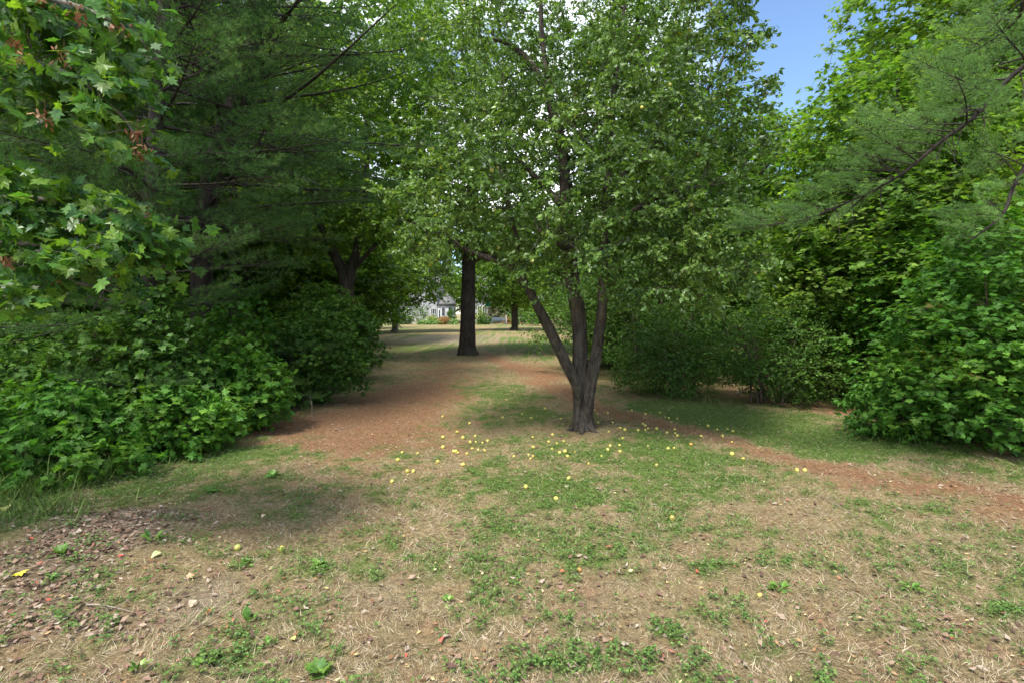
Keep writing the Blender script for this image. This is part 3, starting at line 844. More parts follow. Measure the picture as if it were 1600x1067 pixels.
for (u, v, r_, lab, seed, bark, cz) in [(617, 519, .25, 'slim grey trunked tree at the left of the far lawn, before the house', 31, 'grey_bark', 7.6),
                                    (804, 516, .30, 'small dark trunk tree at the right end of the far lawn', 32, 'oak_bark', 6.9)]:
    x, y = GP(u, v); b = (x, y, float(gz(x, y)) - .03); sx_ = 1.6 if u < 700 else -1.4
    make_tree('lawn_tree', lab, 'tree', b, [([(0, 0, 0), (0.02, 0, .4), (0, 0, 3), (.1, 0, 6), (0, 0, 10)], [r_ * 1.7, r_ * 1.05, r_, r_ * .8, .05]),
              ([(0, 0, 3.4), (1.5, 0, 4.4), (3.5, -.5, 5.4)], [.12, .08, .03]), ([(0, 0, 3.8), (-1.5, -.5, 5), (-3.5, -1.0, 5.8)], [.12, .08, .03]), ([(0, 0, 4.2), (.3, -1.8, 5.2), (.3, -3.4, 6)], [.12, .08, .03])],
              [((0, 0, cz - 2), (5.2, 4.4, 2.6)), ((sx_, -.6, 4.2), (4.8, 3.0, 1.75)), ((0, 0, cz + 1.6), (4.4, 4, 3.4))], 950, 0.42, M['wood_leaf'], T_maple, 0.17, 4, 8, 0.8, 0.4, 0.5, M[bark], seed, shoot_r=.004)

# ------------------------------------------------------------------ pines
def pine_branch(seed, Lb, nsec, tpb=10, nw=0.0028, nl=0.085, up=0.12, step=0.085):
    """one limb along +X with side shoots and needle tufts"""
    r_ = np.random.default_rng(seed); bark = MB(); ndl = MB()
    n = 12; t = np.linspace(0, 1, n)
    ax = np.stack([t * Lb, 0.06 * Lb * np.sin(t * 2.5 + r_.uniform(0, 3)) * t, Lb * (up * t - 0.22 * t ** 2 + 0.17 * t ** 3) + r_.normal(0, .006, n)], -1)
    bark.tube(ax, np.linspace(0.008 * Lb + 0.008, 0.004, n), 5)
    sh0 = []; sh1 = []
    for k in range(nsec):
        tt = 0.22 + 0.76 * (k + r_.uniform(0, .8)) / nsec
        p = np.array([np.interp(tt, t, ax[:, j]) for j in range(3)])
        side = 1 if k % 2 else -1
        ln = Lb * (0.42 * (1 - tt) + 0.11) * r_.uniform(.7, 1.2)
        a = side * r_.uniform(0.6, 1.05)
        d = nz(np.array([math.cos(a), math.sin(a), r_.normal(0.05, .15)]))
        m_ = 5; s = np.linspace(0, 1, m_)[:, None]
        sec = p + d * ln * s + np.array([0, 0, 1]) * ln * (0.10 * s ** 2 - .06 * s) + np.array([1, 0, 0]) * ln * .18 * s ** 2
        bark.tube(sec, np.linspace(0.004 + .003 * ln, 0.002, m_), 4)
        nt_ = max(2, int(ln / 0.13))
        for q_ in range(nt_):
            s_ = 0.25 + 0.75 * (q_ + 0.5) / nt_
            b = np.array([np.interp(s_, s[:, 0], sec[:, j]) for j in range(3)])
            sd = 1 if q_ % 2 else -1
            dd = nz(d * 0.9 + np.array([-d[1], d[0], 0]) * sd * r_.uniform(.3, .9) + np.array([0, 0, r_.normal(.1, .2)]))
            l2 = r_.uniform(0.12, 0.28)
            sh0.append(b); sh1.append(b + dd * l2)
        sh0.append(sec[-2]); sh1.append(sec[-1] + d * 0.06)
    sh0.append(ax[-2]); sh1.append(ax[-1] + np.array([0.1, 0, .03]))
    a = np.array(sh0); b = np.array(sh1); dd = b - a; ln = np.linalg.norm(dd, axis=1); dn = nz(dd)
    s = nz(np.cross(dn, r_.normal(0, 1, a.shape))) * 0.0022; s2 = np.cross(dn, s)
    v = np.stack([a + s, a - s * .5 + s2 * .86, a - s * .5 - s2 * .86, b], 1)
    bark.add(v.reshape(-1, 3), (np.array([(0, 1, 3), (1, 2, 3), (2, 0, 3)])[None] + (np.arange(len(a)) * 4)[:, None, None]).reshape(-1, 3))
    P = []; D = []
    for i_ in range(len(a)):
        c_ = max(2, int(ln[i_] / step)); tt = (np.arange(c_) + .8) / c_
        P.append(a[i_] + dd[i_] * tt[:, None]); D.append(np.repeat(dn[i_][None], c_, 0))
    P = np.repeat(np.concatenate(P), tpb, 0); D = np.repeat(np.concatenate(D), tpb, 0)
    rv = nz(np.cross(D, r_.normal(0, 1, P.shape)))
    th = r_.uniform(0.35, 1.15, len(P))[:, None]
    nd = D * np.cos(th) + rv * np.sin(th); nd[:, 2] += 0.08
    l_ = nl * r_.uniform(.7, 1.15, len(P))[:, None]
    sd = nz(np.cross(nd, r_.normal(0, 1, P.shape))) * nw * 0.5
    tri = np.stack([P - sd, P + sd, P + nd * l_], 1)
    ndl.add(tri.reshape(-1, 3), np.arange(len(P) * 3).reshape(-1, 3))
    return bark.arr(), ndl.arr()


PB = [pine_branch(s, 2.6, 15 + s % 3, nw=0.0065, tpb=13, step=.07) for s in range(4)]
PBF = [pine_branch(s + 20, 2.4, 20 + s % 3, nw=0.0048, tpb=20, nl=0.105, step=0.085) for s in range(3)]      # finer, for pines close to the camera


def put_branch(bark, ndl, tmpl, p, az, el, sc, roll=0.0):
    ca, sa, ce, se, cr, sr = math.cos(az), math.sin(az), math.cos(el), math.sin(el), math.cos(roll), math.sin(roll)
    Rz = np.array([[ca, -sa, 0], [sa, ca, 0], [0, 0, 1]]); Ry = np.array([[ce, 0, -se], [0, 1, 0], [se, 0, ce]]); Rx = np.array([[1, 0, 0], [0, cr, -sr], [0, sr, cr]])
    Rm = Rz @ Ry @ Rx
    for mb, (v, f) in ((bark, tmpl[0]), (ndl, tmpl[1])):
        mb.add((v * sc) @ Rm.T + p, f)


def make_pine(name, label, loc, axis_pts, rad, z0, z1, dz, per, lens, seed, T, mat='needle', group=None, skip=None, dead=True, az_fn=None):
    r_ = np.random.default_rng(seed)
    t = thing(name, label, 'tree', loc, group)
    bark = MB(); ndl = MB()
    sp = smooth_line(axis_pts, 40); rr = np.interp(np.linspace(0, 1, 40), np.linspace(0, 1, len(rad)), rad)
    bark.tube(sp, rr, 16, 0.10, seed)
    z = z0
    while z < z1:
        p = np.array([np.interp(z, sp[:, 2], sp[:, j]) for j in range(3)])
        fr_ = (z - z0) / (z1 - z0)
        a0 = r_.uniform(0, 6.28)
        for k in range(per):
            az = a0 + k * 6.283 / per + r_.normal(0, .25)
            if az_fn and not az_fn(az % 6.283, z): continue
            ln = np.interp(fr_, np.linspace(0, 1, len(lens)), lens) * r_.uniform(.7, 1.15)
            put_branch(bark, ndl, T[r_.integers(len(T))], p + np.array([0, 0, r_.normal(0, .06)]), az, r_.normal(0.08 + 0.25 * fr_, .14), ln / 2.6, r_.normal(0, .3))
        z += dz * r_.uniform(.8, 1.2)
    if dead:
        for k in range(9):
            zz = r_.uniform(z0 - 1.2, z0 + 1.5); a = r_.uniform(0, 6.28); l_ = r_.uniform(.8, 2.0)
            p = np.array([np.interp(max(zz, .6), sp[:, 2], sp[:, j]) for j in range(3)])
            e = p + np.array([math.cos(a) * l_, math.sin(a) * l_, r_.normal(-.1, .25) * l_]); mid = (p + e) / 2 + r_.normal(0, .08, 3)
            bark.tube(smooth_line([p, mid, e], 7), np.linspace(.016, .003, 7), 5)
            for q_ in range(3):
                s_ = mid + (e - mid) * q_ / 3; bark.tube([s_, s_ + r_.normal(0, .14, 3) * l_ - (0, 0, .08)], [.005, .002], 4)
    bark.build('trunk', M['pine_bark'], t, True)
    ndl.build('crown', M[mat], t)
    return t


ax_, ay_ = -6.06, 10.0
pa = (ax_, ay_, float(gz(ax_, ay_)) - .05)
def PA(u, v, d=10.0): return PD(u, v, d) - np.array(pa)
make_pine('pine_tree', 'tall pine with thick trunk rising through the dark left wood, leaning right near the top', pa,
          [(0, 0, 0), PA(315, 560), PA(315, 460), PA(320, 340), PA(345, 220), PA(378, 130), PA(405, 20), PA(420, -150), PA(425, -300)], [.27, .21, .20, .185, .17, .15, .12, .08, .04],
          3.3, 11.0, 0.48, 5, [3.0, 3.6, 3.3, 2.2, 1.0], 41, PB)
bx_, by_ = -4.98, 7.0
pb = (bx_, by_, float(gz(bx_, by_)) - .05)
def PBb(u, v, d=7.0): return PD(u, v, d) - np.array(pb)
make_pine('pine_tree', 'slimmer pine nearer the camera, its trunk just left of the thick leaning pine', pb,
          [(0, 0, 0), PBb(230, 560), PBb(231, 430), PBb(236, 300), PBb(246, 150), PBb(256, 10), PBb(262, -200), PBb(265, -420)], [.12, .10, .095, .09, .085, .08, .06, .02],
          1.7, 9.2, 0.42, 5, [1.9, 2.6, 2.5, 1.8, .8], 42, PBF)
make_pine('pine_tree', 'dense pine farther back between the leaning pine and the forked tree', (-7.9, 14.5, 0),
          [(0, 0, 0), (0, 0, 4), (.1, 0, 8), (0.1, 0, 13)], [.13, .11, .08, .03], 3.6, 12.5, 0.55, 5, [3.2, 3.4, 2.6, 1.0], 43, PB)
make_pine('pine_tree', 'dark pine deep at the far left edge behind the maple boughs', (-9.5, 9.0, 0),
          [(0, 0, 0), (0, 0, 4), (.1, 0, 8), (0.1, 0, 13)], [.2, .18, .13, .03], 1.6, 12.5, 0.55, 5, [3.4, 3.4, 2.6, 1.0], 44, PB)
# big bare limbs of the leaning pine reaching over the clearing
# (part of the first pine)
first_pine = [o for o in COL.objects if o.name.startswith('pine_tree') and 'leaning right near' in o.get('label', '')][0]
lb = MB()
for pts, r0 in [([PA(352, 235, 10), PA(400, 187, 9.2), PA(470, 140, 8.4), PA(540, 80, 7.6), PA(618, 8, 6.9)], .045), ([PA(385, 115, 10), PA(405, 72, 9), PA(440, 30, 8.2), PA(478, -5, 7.6)], .04),
                ([PA(348, 232, 10), PA(362, 242, 9.0), PA(425, 258, 8.0), PA(500, 290, 7.4)], .035), ([PA(322, 330, 10), PA(380, 345, 9), PA(450, 380, 8.2)], .03)]:
    lb.tube(smooth_line(pts, 16), np.linspace(r0, .008, 16), 7, .15)
lb.build('limb', M['pine_bark'], first_pine, True)

# pine whose boughs come in from the right edge, pale needles; trunk stands outside the frame
rx, ry = 5.6, 4.6
pr = (rx, ry, float(gz(rx, ry)) - .05)
def PR(u, v, d): return PD(u, v, d) - np.array(pr)
tp = thing('pine_tree', 'pale needled pine sending a long bough down from the right edge across the bright maples', 'tree', pr)
bk = MB(); nd = MB()
bk.tube(smooth_line([(0, 0, 0), (0, 0, 3), (.05, 0, 6), (0, 0, 11)], 30), np.linspace(.17, .03, 30), 16, .1)
bough = smooth_line([(0, 0, 4.6 + .2), PR(1640, 70, 4.2), PR(1575, 125, 4.3), PR(1520, 185, 4.4), PR(1470, 222, 4.5), PR(1410, 272, 4.7), PR(1360, 300, 4.9), PR(1290, 332, 5.1), PR(1225, 350, 5.3), PR(1165, 357, 5.5)], 50)
bk.tube(bough, np.linspace(.024, .003, 50), 8, .15)
b2 = smooth_line([(0, 0, 3.2), PR(1640, 230, 4.2), PR(1590, 280, 4.2), PR(1570, 330, 4.2), PR(1545, 355, 4.2), PR(1510, 380, 4.3)], 24)
bk.tube(b2, np.linspace(.022, .005, 24), 7, .15)
b3 = smooth_line([(0, 0, 5.0), PR(1620, -20, 4.6), PR(1590, 30, 4.8), PR(1540, 70, 5.1), PR(1480, 100, 5.4)], 20)
bk.tube(b3, np.linspace(.025, .005, 20), 6, .15)
r_ = np.random.default_rng(61)
for line, lo, n_, sc in ((bough, 6, 44, .32), (b2, 6, 11, .25), (b3, 5, 12, .28)):
    for k in range(n_):
        s_ = lo + (len(line) - 2 - lo) * (k + r_.random()) / n_; i_ = int(s_)
        p = line[i_] + (line[i_ + 1] - line[i_]) * (s_ - i_)
        d = line[min(i_ + 2, len(line) - 1)] - line[i_]; az0 = math.atan2(d[1], d[0])
        fr_ = s_ / len(line)
        put_branch(bk, nd, PBF[k % 3], p, az0 + (1 if k % 2 else -1) * r_.uniform(.35, 1.2), r_.normal(0.15, .25), sc * r_.uniform(.7, 1.2) * (1.15 - .6 * fr_), r_.normal(0, .6))
z = 2.6
while z < 10.5:
    a0 = r_.uniform(0, 6.28)
    for k in range(5):
        az = (a0 + k * 1.257) % 6.283
        if 1.3 < az < 5.3: continue      # the limbs towards the clearing are the ones above
        put_branch(bk, nd, PB[k % 4], np.array([0, 0, z]), az, r_.normal(.1, .12), np.interp(z, [2, 6, 10.5], [.9, .9, .3]), r_.normal(0, .3))
    z += .5
# hanging dead twigs under the bough
for k in range(16):
    i_ = int(r_.uniform(8, 44)); p = bough[i_]
    q_ = p + np.array([r_.normal(0, .08), r_.normal(0, .08), -r_.uniform(.12, .38)])
    bk.tube(smooth_line([p, (p + q_) / 2 + r_.normal(0, .04, 3), q_], 6), np.linspace(.006, .002, 6), 4)
bk.build('trunk', M['pine_bark'], tp, True); nd.build('crown', M['needle_blue'], tp)

# young pine low among the shrubs at left
for (u, v, d, h, lab, seed) in [(170, 640, 5.6, 1.15, 'young pine with soft needles between the low maple seedlings at left', 71), (430, 600, 8.2, 1.0, 'young pine with dark needles low at the clearing edge before the forked tree', 72)]:
    x = (u - 800) / F * d; b = (x, d + .6, float(gz(x, d + .6)))
    make_pine('young_pine', lab, b, [(0, 0, 0), (0.02, 0, h * .5), (0, 0.02, h)], [.02, .015, .006], .15, h, .17, 5, [1.1, 0.9, .4], seed, PBF, dead=False)

# ------------------------------------------------------------------ forked tree at the left of the clearing
gx, gy = (541 - 800) / F * 16, 16.0
make_tree('forked_tree', 'dark tree forking low above the undergrowth at the left side of the clearing', 'tree', (gx, gy, 0),
          [([(0, 0, 0), (.02, 0, 1.2), (0, 0, 2.3), (-.12, 0, 2.9), (-.5, 0, 3.7), (-1.1, .1, 5), (-1.6, .2, 7)], [.30, .24, .22, .17, .13, .1, .03]),
           ([(0, 0, 2.2), (.15, 0, 2.9), (.5, -.1, 4.2), (.7, -.2, 5.6), (.7, -.3, 7.5)], [.18, .15, .12, .1, .03]),
           ([(.1, 0, 2.8), (.9, -.3, 3.6), (1.9, -.5, 4.4)], [.08, .06, .02])],
          [((0.4, 0, 6.6), (3.2, 3.0, 3.2)), ((1.0, 0, 10.0), (2.6, 2.6, 2.6)), ((-1.4, 0, 4.6), (2.4, 2.4, 1.4)), ((1.6, -.6, 4.6), (1.6, 1.8, 1.0))], 900, 0.36, M['maple_leaf'], T_maple, 0.11, 4, 8, 0.55, 0.4, 0.5, M['oak_bark'], 51, trunk_sides=18)

# ------------------------------------------------------------------ near maple whose boughs hang in from the left edge
mx_, my_ = -4.7, 2.6
pm = (mx_, my_, float(gz(mx_, my_)) - .05)
def PMm(u, v, d): return PD(u, v, d) - np.array(pm)
tm = thing('maple_tree', 'maple hanging large pointed leaves and reddish seed bunches in from the left edge', 'tree', pm)
bk = MB(); rg2 = np.random.default_rng(81)
trunk_pts = smooth_line([(0, 0, 0), (.03, 0, 1.5), (0, .05, 3.2), (.1, 0, 5), (0, 0, 8.4)], 34)
bk.tube(trunk_pts, np.linspace(.17, .03, 34), 16, .1)
mlimbs = [smooth_line(p, 22) for p in [
    [(0, 0, 2.1), PMm(-160, 330, 3.0), PMm(-20, 310, 3.0), PMm(90, 315, 3.0), PMm(180, 330, 3.05), PMm(262, 348, 3.1)],
    [(0, 0, 1.9), PMm(-120, 400, 3.2), PMm(20, 380, 3.2), PMm(120, 395, 3.25), PMm(215, 425, 3.3)],
    [(0, 0, 2.6), PMm(-150, 120, 2.9), PMm(-20, 90, 2.8), PMm(90, 110, 2.8), PMm(170, 160, 2.85), PMm(215, 215, 2.9)],
    [(0, 0, 3.0), PMm(-150, 0, 2.9), PMm(-20, -20, 2.8), PMm(100, 5, 2.8), PMm(200, 45, 2.9), PMm(232, 80, 2.95)],
    [(0, 0, 1.6), PMm(-140, 450, 3.6), PMm(0, 430, 3.6), PMm(110, 440, 3.6), PMm(190, 460, 3.6)]]]
for l_ in mlimbs: bk.tube(l_, np.linspace(.035, .005, 22), 7, .1)
nodes = [p for l_ in mlimbs for p in l_[7:]] + [p for p in trunk_pts[14:]]
rads = [r for l_ in mlimbs for r in np.linspace(.026, .006, 15)] + list(np.linspace(.1, .03, len(trunk_pts) - 14))
# leaf sprays along the boughs
C = []; O = []
def spray(n, ulo, uhi, vf, dlo, dhi):
    for _ in range(n):
        u = rg2.uniform(ulo, uhi); lo, hi = vf(u)
        if hi <= lo: continue
        C.append(PMm(u, rg2.uniform(lo, hi), rg2.uniform(dlo, dhi))); O.append(nz(np.array([.8, -.25, -.15])))
spray(84, -60, 262, lambda u: (262 + .30 * max(u, 0) - 6, 470 - .30 * max(u, 0)), 2.75, 3.5)
spray(36, -60, 205, lambda u: (300, 465), 3.2, 4.0)
spray(66, -60, 205, lambda u: (-40 + .1 * max(u, 0), 185 - .08 * max(u, 0)), 2.6, 3.3)
spray(10, 110, 215, lambda u: (60, 235), 2.75, 3.1)
nvis = len(C)
Cc, Oc = darts(170, [((-1.3, -1.3, 5.4), (1.4, 1.5, 2.0)), ((-1.5, -.8, 3.6), (1.2, 1.5, 1.6))], rg2, .3)
C = np.vstack([np.array(C), Cc]); O = np.vstack([np.array(O), Oc])
connect(C, nodes, rads, bk, rg2, rtip=.0025, arch=.08, rmul=.006)
P, fr, sz, seg = shoots_leaves(C, O, 5, 5, .25, .75, .55, .068, rg2, .4, .85)
npl = 25
a, b = seg[:, 0], seg[:, 1]; dd = nz(b - a); s = nz(np.cross(dd, rg2.normal(0, 1, a.shape))) * .002; s2 = np.cross(dd, s)
bk.add(np.stack([a + s, a - s * .5 + s2 * .86, a - s * .5 - s2 * .86, b], 1).reshape(-1, 3), (np.array([(0, 1, 3), (1, 2, 3), (2, 0, 3)])[None] + (np.arange(len(a)) * 4)[:, None, None]).reshape(-1, 3))
bk.build('trunk', M['grey_bark'], tm, True)


def leaf_parts(parent, base, P, fr, sz, tmpl, mat, nmax, bend_seed=0, name='leaf'):
    """the nmax leaves that show largest become leaves of their own; the others one mass"""
    W = P + np.array(base)
    d = np.maximum(W[:, 1], .3); u = 800 + W[:, 0] / d * F; v = HV - (W[:, 2] - EYE) / d * F
    face = np.abs(np.einsum('ni,ni->n', fr[:, :, 2], nz(W - np.array([0, 0, EYE]))))
    score = sz / d * (0.35 + face); score[(u < 2) | (u > 1598) | (v < 2) | (v > 1065)] = -1
    order = np.argsort(-score)[:nmax]; order = order[score[order] > 0]
    rb = np.random.default_rng(bend_seed); meshes = []
    for k in range(4):
        tv = tmpl[0].copy()
        tv[:, 2] += rb.uniform(-.35, .15) * (tv[:, 1] - .3) ** 2 + rb.uniform(-.1, .35) * np.abs(tv[:, 0]) + rb.normal(0, .025, len(tv))
        mb = MB(); mb.add(tv, tmpl[1]); meshes.append(mb.mesh(name, mat))
    first = None
    for n_, i_ in enumerate(order):
        if first is None: first = bpy.data.objects.new(name, meshes[0]); o = first
        else: o = first.copy(); o.data = meshes[n_ % 4]
        COL.objects.link(o); o.parent = parent
        Rm = fr[i_] * sz[i_]
        o.matrix_local = Matrix(((*Rm[0], P[i_][0]), (*Rm[1], P[i_][1]), (*Rm[2], P[i_][2]), (0, 0, 0, 1)))
    rest = np.ones(len(P), bool); rest[order] = False
    mb = MB(); ri = np.where(rest)[0]
    scv = np.stack([sz[ri], sz[ri], sz[ri] * rb.uniform(-1, 3.2, len(ri))], -1)
    mb.scatter(tmpl[0], tmpl[1], fr[ri], P[ri], scv)
    o = mb.build('crown', mat, parent); o['kind'] = 'stuff'


nv = nvis * npl
lp_sz = sz.copy()
leaf_parts(tm, pm, P, fr, lp_sz, T_maple_fine, M['near_maple_leaf'], 300, 3)
# seed bunches
mat_seed = rand_mat('maple_seed', [(0, (0.28, 0.09, 0.05)), (.5, (0.42, 0.18, 0.10)), (1, (0.50, 0.32, 0.18))], .55, .25)
sv = np.array([(0, 0, 0), (-.16, .5, .02), (.12, .35, 0), (-.02, 1, .03), (.16, .75, .02)]); sf = np.array([(0, 2, 1), (1, 2, 4), (1, 4, 3)])
for (u, v, d) in [(232, 345, 3.0), (118, 338, 2.9), (10, 410, 3.0), (185, 418, 3.1), (70, 180, 2.7), (100, 85, 2.7), (35, 95, 2.65), (120, 20, 2.7), (70, 8, 2.7), (20, 70, 2.7), (222, 235, 2.85), (190, 40, 2.85), (85, 435, 3.3), (215, 208, 2.85)]:
    c0 = PMm(u, v, d); n_ = 26; mb = MB()
    dr = nz(rg2.normal(0, .6, (n_, 3)) + np.array([0, 0, -.7]))
    st = c0 + rg2.normal(0, .022, (n_, 3))
    mb.scatter(sv, sf, frames(dr, rg2.normal(0, 1, (n_, 3))), st, rg2.uniform(.03, .048, n_))
    mb.tube([c0 + (0, 0, .08), c0], [.0015, .001], 4)
    mb.build('seed_bunch', mat_seed, tm)

# ------------------------------------------------------------------ bright maples on the right
def wood_tree(name, label, x, y, h, r_, seed, leaf, bark='grey_bark', group=None, n=620, mind=.42, ls=.12, low=.25, rad=3.2, stems=None, per=5, k=8, L_=.65, up=.78, tmpl=T_maple, lean=0.0, flat=.16):
    rr = np.random.default_rng(seed)
    lm = [([(0, 0, 0), (rr.normal(0, .05), 0, h * .15), (lean * .3, 0, h * .4), (lean * .7, rr.normal(0, .2), h * .7), (lean, 0, h * .97)], [r_ * 1.5, r_ * 1.05, r_ * .85, r_ * .5, .02])]
    for q_ in range(9):
        a = q_ * 2.4 + rr.normal(0, .3); z0 = h * (low + (.85 - low) * q_ / 9); ln = rad * (1.0 - .55 * q_ / 9) * .85
        lm.append(([(lean * z0 / h, 0, z0), (math.cos(a) * ln * .5 + lean * z0 / h, math.sin(a) * ln * .5, z0 + ln * .32), (math.cos(a) * ln + lean * z0 / h, math.sin(a) * ln, z0 + ln * .55)], [r_ * .45, r_ * .28, .012]))
    el = [((lean * .5, 0, h * (low + .22)), (rad, rad, h * .26)), ((lean * .8, 0, h * .72), (rad * .78, rad * .78, h * .30)), ((rr.normal(0, .5), -.4, h * (low + .1)), (rad * .9, rad * .9, h * .12))]
    return make_tree(name, label, 'tree', (x, y, float(gz(x, y)) - .03), lm, el, n, mind, leaf, tmpl, ls, per, k, L_, .3, up, M[bark], seed, group=group, lump=.5, flat=flat, shoot_r=.003, arch=.06)


wood_tree('maple_tree', 'tallest bright green maple at right, its crown edge against the blue sky', 12.1, 13.4, 13.0, .20, 101, M['maple_leaf'], n=1250, mind=.34, ls=.115, rad=3.9, low=.16)
wood_tree('maple_tree', 'lower bright maple between the fruit tree and the tallest right hand maple', 7.2, 15.5, 7.7, .16, 102, M['maple_leaf'], n=900, mind=.34, ls=.12, rad=3.0, low=.14)
wood_tree('maple_tree', 'bright maple filling the upper right corner behind the pine bough', 13.6, 11.2, 12.5, .22, 103, M['maple_leaf'], n=1200, mind=.36, ls=.115, rad=4.2, low=.16)
wood_tree('maple_tree', 'maple with dark thin trunk close behind the right hand bushes', 7.4, 9.8, 6.4, .10, 104, M['maple_leaf'], 'oak_bark', n=650, mind=.28, ls=.11, rad=2.3, low=.24)
wood_tree('ash_tree', 'darker leaved tree right behind the fruit tree crown, beside the clearing', 4.0, 14.5, 7.6, .15, 105, M['bush_leaf'], 'oak_bark', n=900, mind=.32, ls=.10, rad=2.5, low=.10, tmpl=T_simple)
wood_tree('ash_tree', 'darker leaved tree at the far right side of the clearing, beyond the fruit tree', 4.6, 20.5, 14.5, .18, 106, M['wood_leaf'], 'oak_bark', n=1100, mind=.42, ls=.15, rad=3.4, low=.05, tmpl=T_simple)

# ------------------------------------------------------------------ undergrowth: each shrub and seedling clump is a thing
def shrub(name, label, cat, x, y, rx_, ry_, h, seed, leaf, tmpl, ls, n, mind=.12, stems=7, parts=0, up=.6, per=3, k=5, L_=.2, droop=.3, zc=.5, tilt=(0, 0), arch=.1, barkm='twig'):
    rr = np.random.default_rng(seed)
    if y < 20: ls *= .76; n = int(n * 1.35); mind *= .86
    b = (x, y, float(gz(x, y)) - .02)
    t = thing(name, label, cat, b)
    bk = MB(); nodes = []; rads = []
    for q_ in range(stems):
        a = q_ / stems * 6.283 + rr.normal(0, .3); s_ = rr.uniform(.35, .8)
        e = np.array([math.cos(a) * rx_ * s_ + tilt[0], math.sin(a) * ry_ * s_ + tilt[1], h * rr.uniform(.5, .85)])
        st = np.array([math.cos(a) * rx_ * .18 * rr.uniform(.3, 2.2), math.sin(a) * ry_ * .18 * rr.uniform(.3, 2.2), 0])
        ln = smooth_line([st, st * .5 + e * .4 + (0, 0, h * .12), e], 10)
        rr_ = np.linspace(.006 + h * .008, .004, 10)
        bk.tube(ln, rr_, 6, .1); nodes += list(ln[2:]); rads += list(rr_[2:])
    el = [((tilt[0], tilt[1], h * zc), (rx_, ry_, h * .5)), ((rr.normal(0, .25) * rx_, -.25 * ry_, h * .3), (rx_ * .95, ry_ * .9, h * .3)),
          ((rr.normal(0, .4) * rx_, 0, h * .72), (rx_ * .6, ry_ * .6, h * .36))]
    C, O = darts(n, el, rr, mind, .5, keep=lambda p: p[2] > .05, lump=.7)
    connect(C, nodes, rads, bk, rr, rtip=.002, arch=arch, rmul=.008, sides=3)
    P, fr, sz, seg = shoots_leaves(C, O, per, k, L_, droop, up, ls, rr, .45)
    P[:, 2] = np.maximum(P[:, 2], .03)
    bk.build('stem', M[barkm], t, True)
    if parts: leaf_parts(t, b, P, fr, sz, tmpl, leaf, parts, seed)
    else:
        mb = MB(); mb.scatter(tmpl[0], tmpl[1], fr, P, sz); mb.build('foliage', leaf, t)
    return t


SL, BL, DL = M['shrub_leaf'], M['bush_leaf'], M['dark_leaf']
# left side, nearest first
shrub('maple_seedling', 'bright clump of maple seedlings lowest at the left edge above the long grass', 'seedling clump', -4.75, 5.2, .75, .6, .85, 201, SL, T_maple_fine, .095, 190, parts=300, stems=9)
shrub('maple_seedling', 'clump of maple seedlings right of the leftmost clump, over the clearing edge', 'seedling clump', -3.95, 5.95, .65, .55, .75, 202, SL, T_maple_fine, .09, 170, parts=280, stems=8)
shrub('maple_seedling', 'taller maple seedling clump at the clearing edge with some reddish dead leaves', 'seedling clump', -3.8, 7.1, .85, .6, 1.05, 203, SL, T_maple_fine, .10, 240, parts=300, stems=8)
shrub('sapling', 'thin leafy sapling sticking up above the left seedlings before the pine trunk', 'sapling', -4.6, 8.2, .8, .6, 2.0, 204, SL, T_maple, .10, 220, stems=5, mind=.14)
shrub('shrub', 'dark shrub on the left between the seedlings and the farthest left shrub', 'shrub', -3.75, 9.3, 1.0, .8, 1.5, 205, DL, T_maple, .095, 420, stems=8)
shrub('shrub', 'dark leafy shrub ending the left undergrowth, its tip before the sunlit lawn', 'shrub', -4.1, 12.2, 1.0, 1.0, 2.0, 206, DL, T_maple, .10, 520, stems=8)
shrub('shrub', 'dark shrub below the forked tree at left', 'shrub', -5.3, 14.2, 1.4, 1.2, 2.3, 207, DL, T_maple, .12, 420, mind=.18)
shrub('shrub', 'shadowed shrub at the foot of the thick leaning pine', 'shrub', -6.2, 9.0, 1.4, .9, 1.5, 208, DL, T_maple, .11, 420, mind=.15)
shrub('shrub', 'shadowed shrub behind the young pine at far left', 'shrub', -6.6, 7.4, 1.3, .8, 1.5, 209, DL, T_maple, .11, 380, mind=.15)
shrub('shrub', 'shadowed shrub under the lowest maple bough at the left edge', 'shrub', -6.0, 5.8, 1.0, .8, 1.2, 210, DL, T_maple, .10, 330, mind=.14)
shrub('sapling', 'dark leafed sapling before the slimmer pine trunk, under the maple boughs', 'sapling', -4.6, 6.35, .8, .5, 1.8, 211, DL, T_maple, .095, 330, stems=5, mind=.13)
# right side
shrub('shrub', 'broad leaved bush filling the right edge, large leaves nearest the camera', 'shrub', 6.15, 6.35, 1.35, 1.0, 2.75, 221, SL, T_maple_fine, .088, 640, parts=300, stems=9, mind=.16, L_=.30, k=6, up=.8)
shrub('shrub', 'low leafy bush at the foot of the broad leaved bush on the right', 'shrub', 5.15, 6.85, .62, .5, .95, 222, SL, T_broad, .085, 190, parts=250, stems=7)
shrub('shrub', 'tall leafy bush with pointed leaves behind the one filling the right edge', 'shrub', 7.4, 8.3, 1.6, 1.2, 3.1, 223, SL, T_maple, .105, 760, stems=8, mind=.18, L_=.30, k=6, up=.8)
shrub('shrub', 'widest rounded small leaved bush, right of the path behind the green grass strip', 'shrub', 4.75, 9.3, 1.35, .9, 1.9, 224, BL, T_simple, .075, 800, stems=12, mind=.10, k=6)
shrub('shrub', 'small leaved bush just right of the trunk, behind the worn path', 'shrub', 3.1, 10.2, 1.0, .8, 1.7, 225, BL, T_simple, .075, 560, stems=10, mind=.10, k=6)
shrub('shrub', 'tall dark thicket between the fruit tree stems and the rounded bush', 'shrub', 3.6, 12.2, 1.7, 1.3, 3.2, 226, DL, T_simple, .09, 800, stems=10, mind=.15, k=6)
